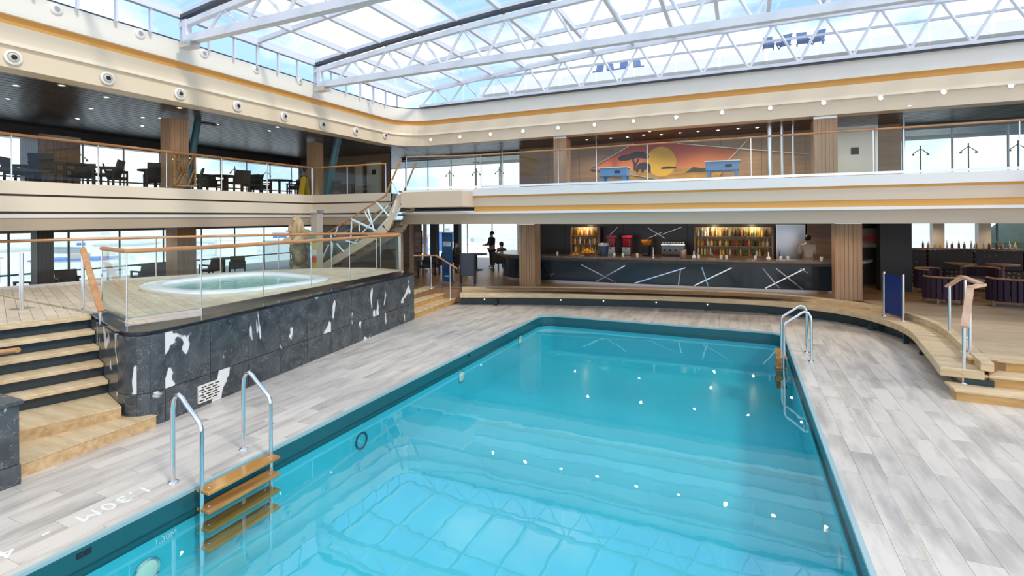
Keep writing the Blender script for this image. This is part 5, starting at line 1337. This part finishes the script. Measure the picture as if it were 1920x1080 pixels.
t = thing('banquette', 'long banquette with gold-dotted dark fabric under the restaurant windows', 'banquette', (8, 22.2, Z_DAIS))
for k in range(7):
    MB().box(4.75+k*1.3, 6.02+k*1.3, 22.5, 22.75, .9, 1.66).build('back_cushion', bq, t, bevel=.04)
MB().box(4.75, 13.85, 22.75, 22.85, Z_DAIS, 1.70).build('back_frame', panelw, t); MB().box(4.75, 13.85, 21.9, 22.75, Z_DAIS+.08, 1.0).build('seat', bq, t, bevel=.03)
MB().box(4.75, 13.85, 22.0, 22.75, Z_DAIS, Z_DAIS+.08).build('plinth', black, t)
for i, px in enumerate((1800, 1880)):
    p = at_y(px, 500, 21.4); lathe_thing('bistro_table', ['small dark table before the banquette behind the handrail', 'small dark table before the banquette at the right edge'][i], 'table', (p.x, p.y, Z_DAIS), [(.26, 0), (.26, .03), (.05, .05), (.05, .70), (.42, .71), (.42, .75), (0, .75)], panelw, 'table', n=20)
t = thing('wine_display', 'dark sideboard with wine bottles behind the banquette', 'sideboard', (7.5, 24.2, Z_DAIS))
MB().box(6.2, 9.3, 24.0, 24.5, Z_DAIS, 1.58).build('cabinet', panelw, t); MB().box(6.15, 9.35, 23.96, 24.54, 1.58, 1.62).build('top', counterm, t)
for k in range(16):
    bottle(6.35+k*.18, 24.15+.08*(k % 2), 1.62, ['red', 'amber', 'clear', 'golden', 'clear', 'red'][k % 6], k % 2, (ORD[k]+' from the left', 'sideboard behind the banquette'), 'wine bottles on the restaurant sideboard')
for i, px in enumerate((1757, 1843)):
    p = at_y(px, 440, 24.9); t = thing('restaurant_column', ['cream square column left of the wine bottles', 'cream square column right of the wine bottles'][i], 'column', (p.x, 24.9, Z_DAIS)); MB().box(p.x-.18, p.x+.18, 24.72, 25.08, Z_DAIS, Z_SOF+.06).build('shaft', cream, t); MB().box(p.x-.2, p.x+.2, 24.7, 25.1, Z_DAIS, Z_DAIS+.1).build('base', steel, t)

# ================================================================== HARBOUR OUTSIDE
gr = tag(MB().box(-1800, 1500, -900, 1800, -26.5, -26).build('harbour_ground', quay), 'pale harbour quay far below the ship windows', 'ground', kind='structure')
cols = [(.82, .82, .80), (.75, .74, .70), (.55, .58, .62), (.10, .22, .55), (.80, .80, .82), (.62, .50, .42), (.86, .86, .86), (.35, .40, .45)]
bmat = [mat('building_%d' % i, c, .7) for i, c in enumerate(cols)]
hb = []
for k in range(60):
    for tries in range(60):
        a = math.radians(random.uniform(118, 178)); d = random.uniform(190, 650); x, y = d*math.cos(a), d*math.sin(a)
        if all((x-u)**2+(y-v_)**2 > 62**2 for u, v_ in hb): break
    else: continue
    hb.append((x, y))
    sx, sy, h = random.uniform(16, 40), random.uniform(12, 34), random.uniform(5, 17); ci = random.choice((0, 0, 1, 2, 3, 4, 5, 6, 6, 7))
    t = thing('harbour_building', '%s harbour building in the hazy distance outside the left windows' % ['white', 'off-white', 'grey', 'blue', 'pale', 'brick-coloured', 'bright white', 'dark grey'][ci], 'building', (x, y, -26), group='harbour buildings outside the left windows')
    MB().rbox((x, y, -26+h/2), sx, sy, h, k*.7).build('wall', bmat[ci], t); MB().rbox((x, y, -26+h+.4), sx+1.5, sy+1.5, .8, k*.7).build('roof', bmat[(ci+2) % 8], t)
    MB().rbox((x+sx*.1, y, -26+h+2), sx*.25, sy*.25, 2.4, k*.7).build('roof_plant', bmat[(ci+4) % 8], t)
trm = mat('tree_dark', (.06, .09, .06), .9, noise=1, col2=(.03, .05, .03), nscale=(.4, .4, .4))
for k in range(10):
    x, y = 10+k*20+random.uniform(-1, 1), 75+random.uniform(-8, 8)
    t = thing('shore_tree', ORD[k]+' dark tree from the left on the shore outside the restaurant windows', 'tree', (x, y, -26), group='trees outside the restaurant')
    mb = MB()
    for j in range(5): ellipsoid(mb, (x+random.uniform(-4, 4), y+random.uniform(-4, 4), random.uniform(-8, -1.5)), (5, 5, 4.5), 8, 6)
    mb.build('crown', trm, t, smooth=True); MB().tube([(x, y, -26), (x, y, -6)], .6, 8).build('trunk', panelw, t)

for o in bpy.data.objects:
    if '_w' in o: del o['_w']
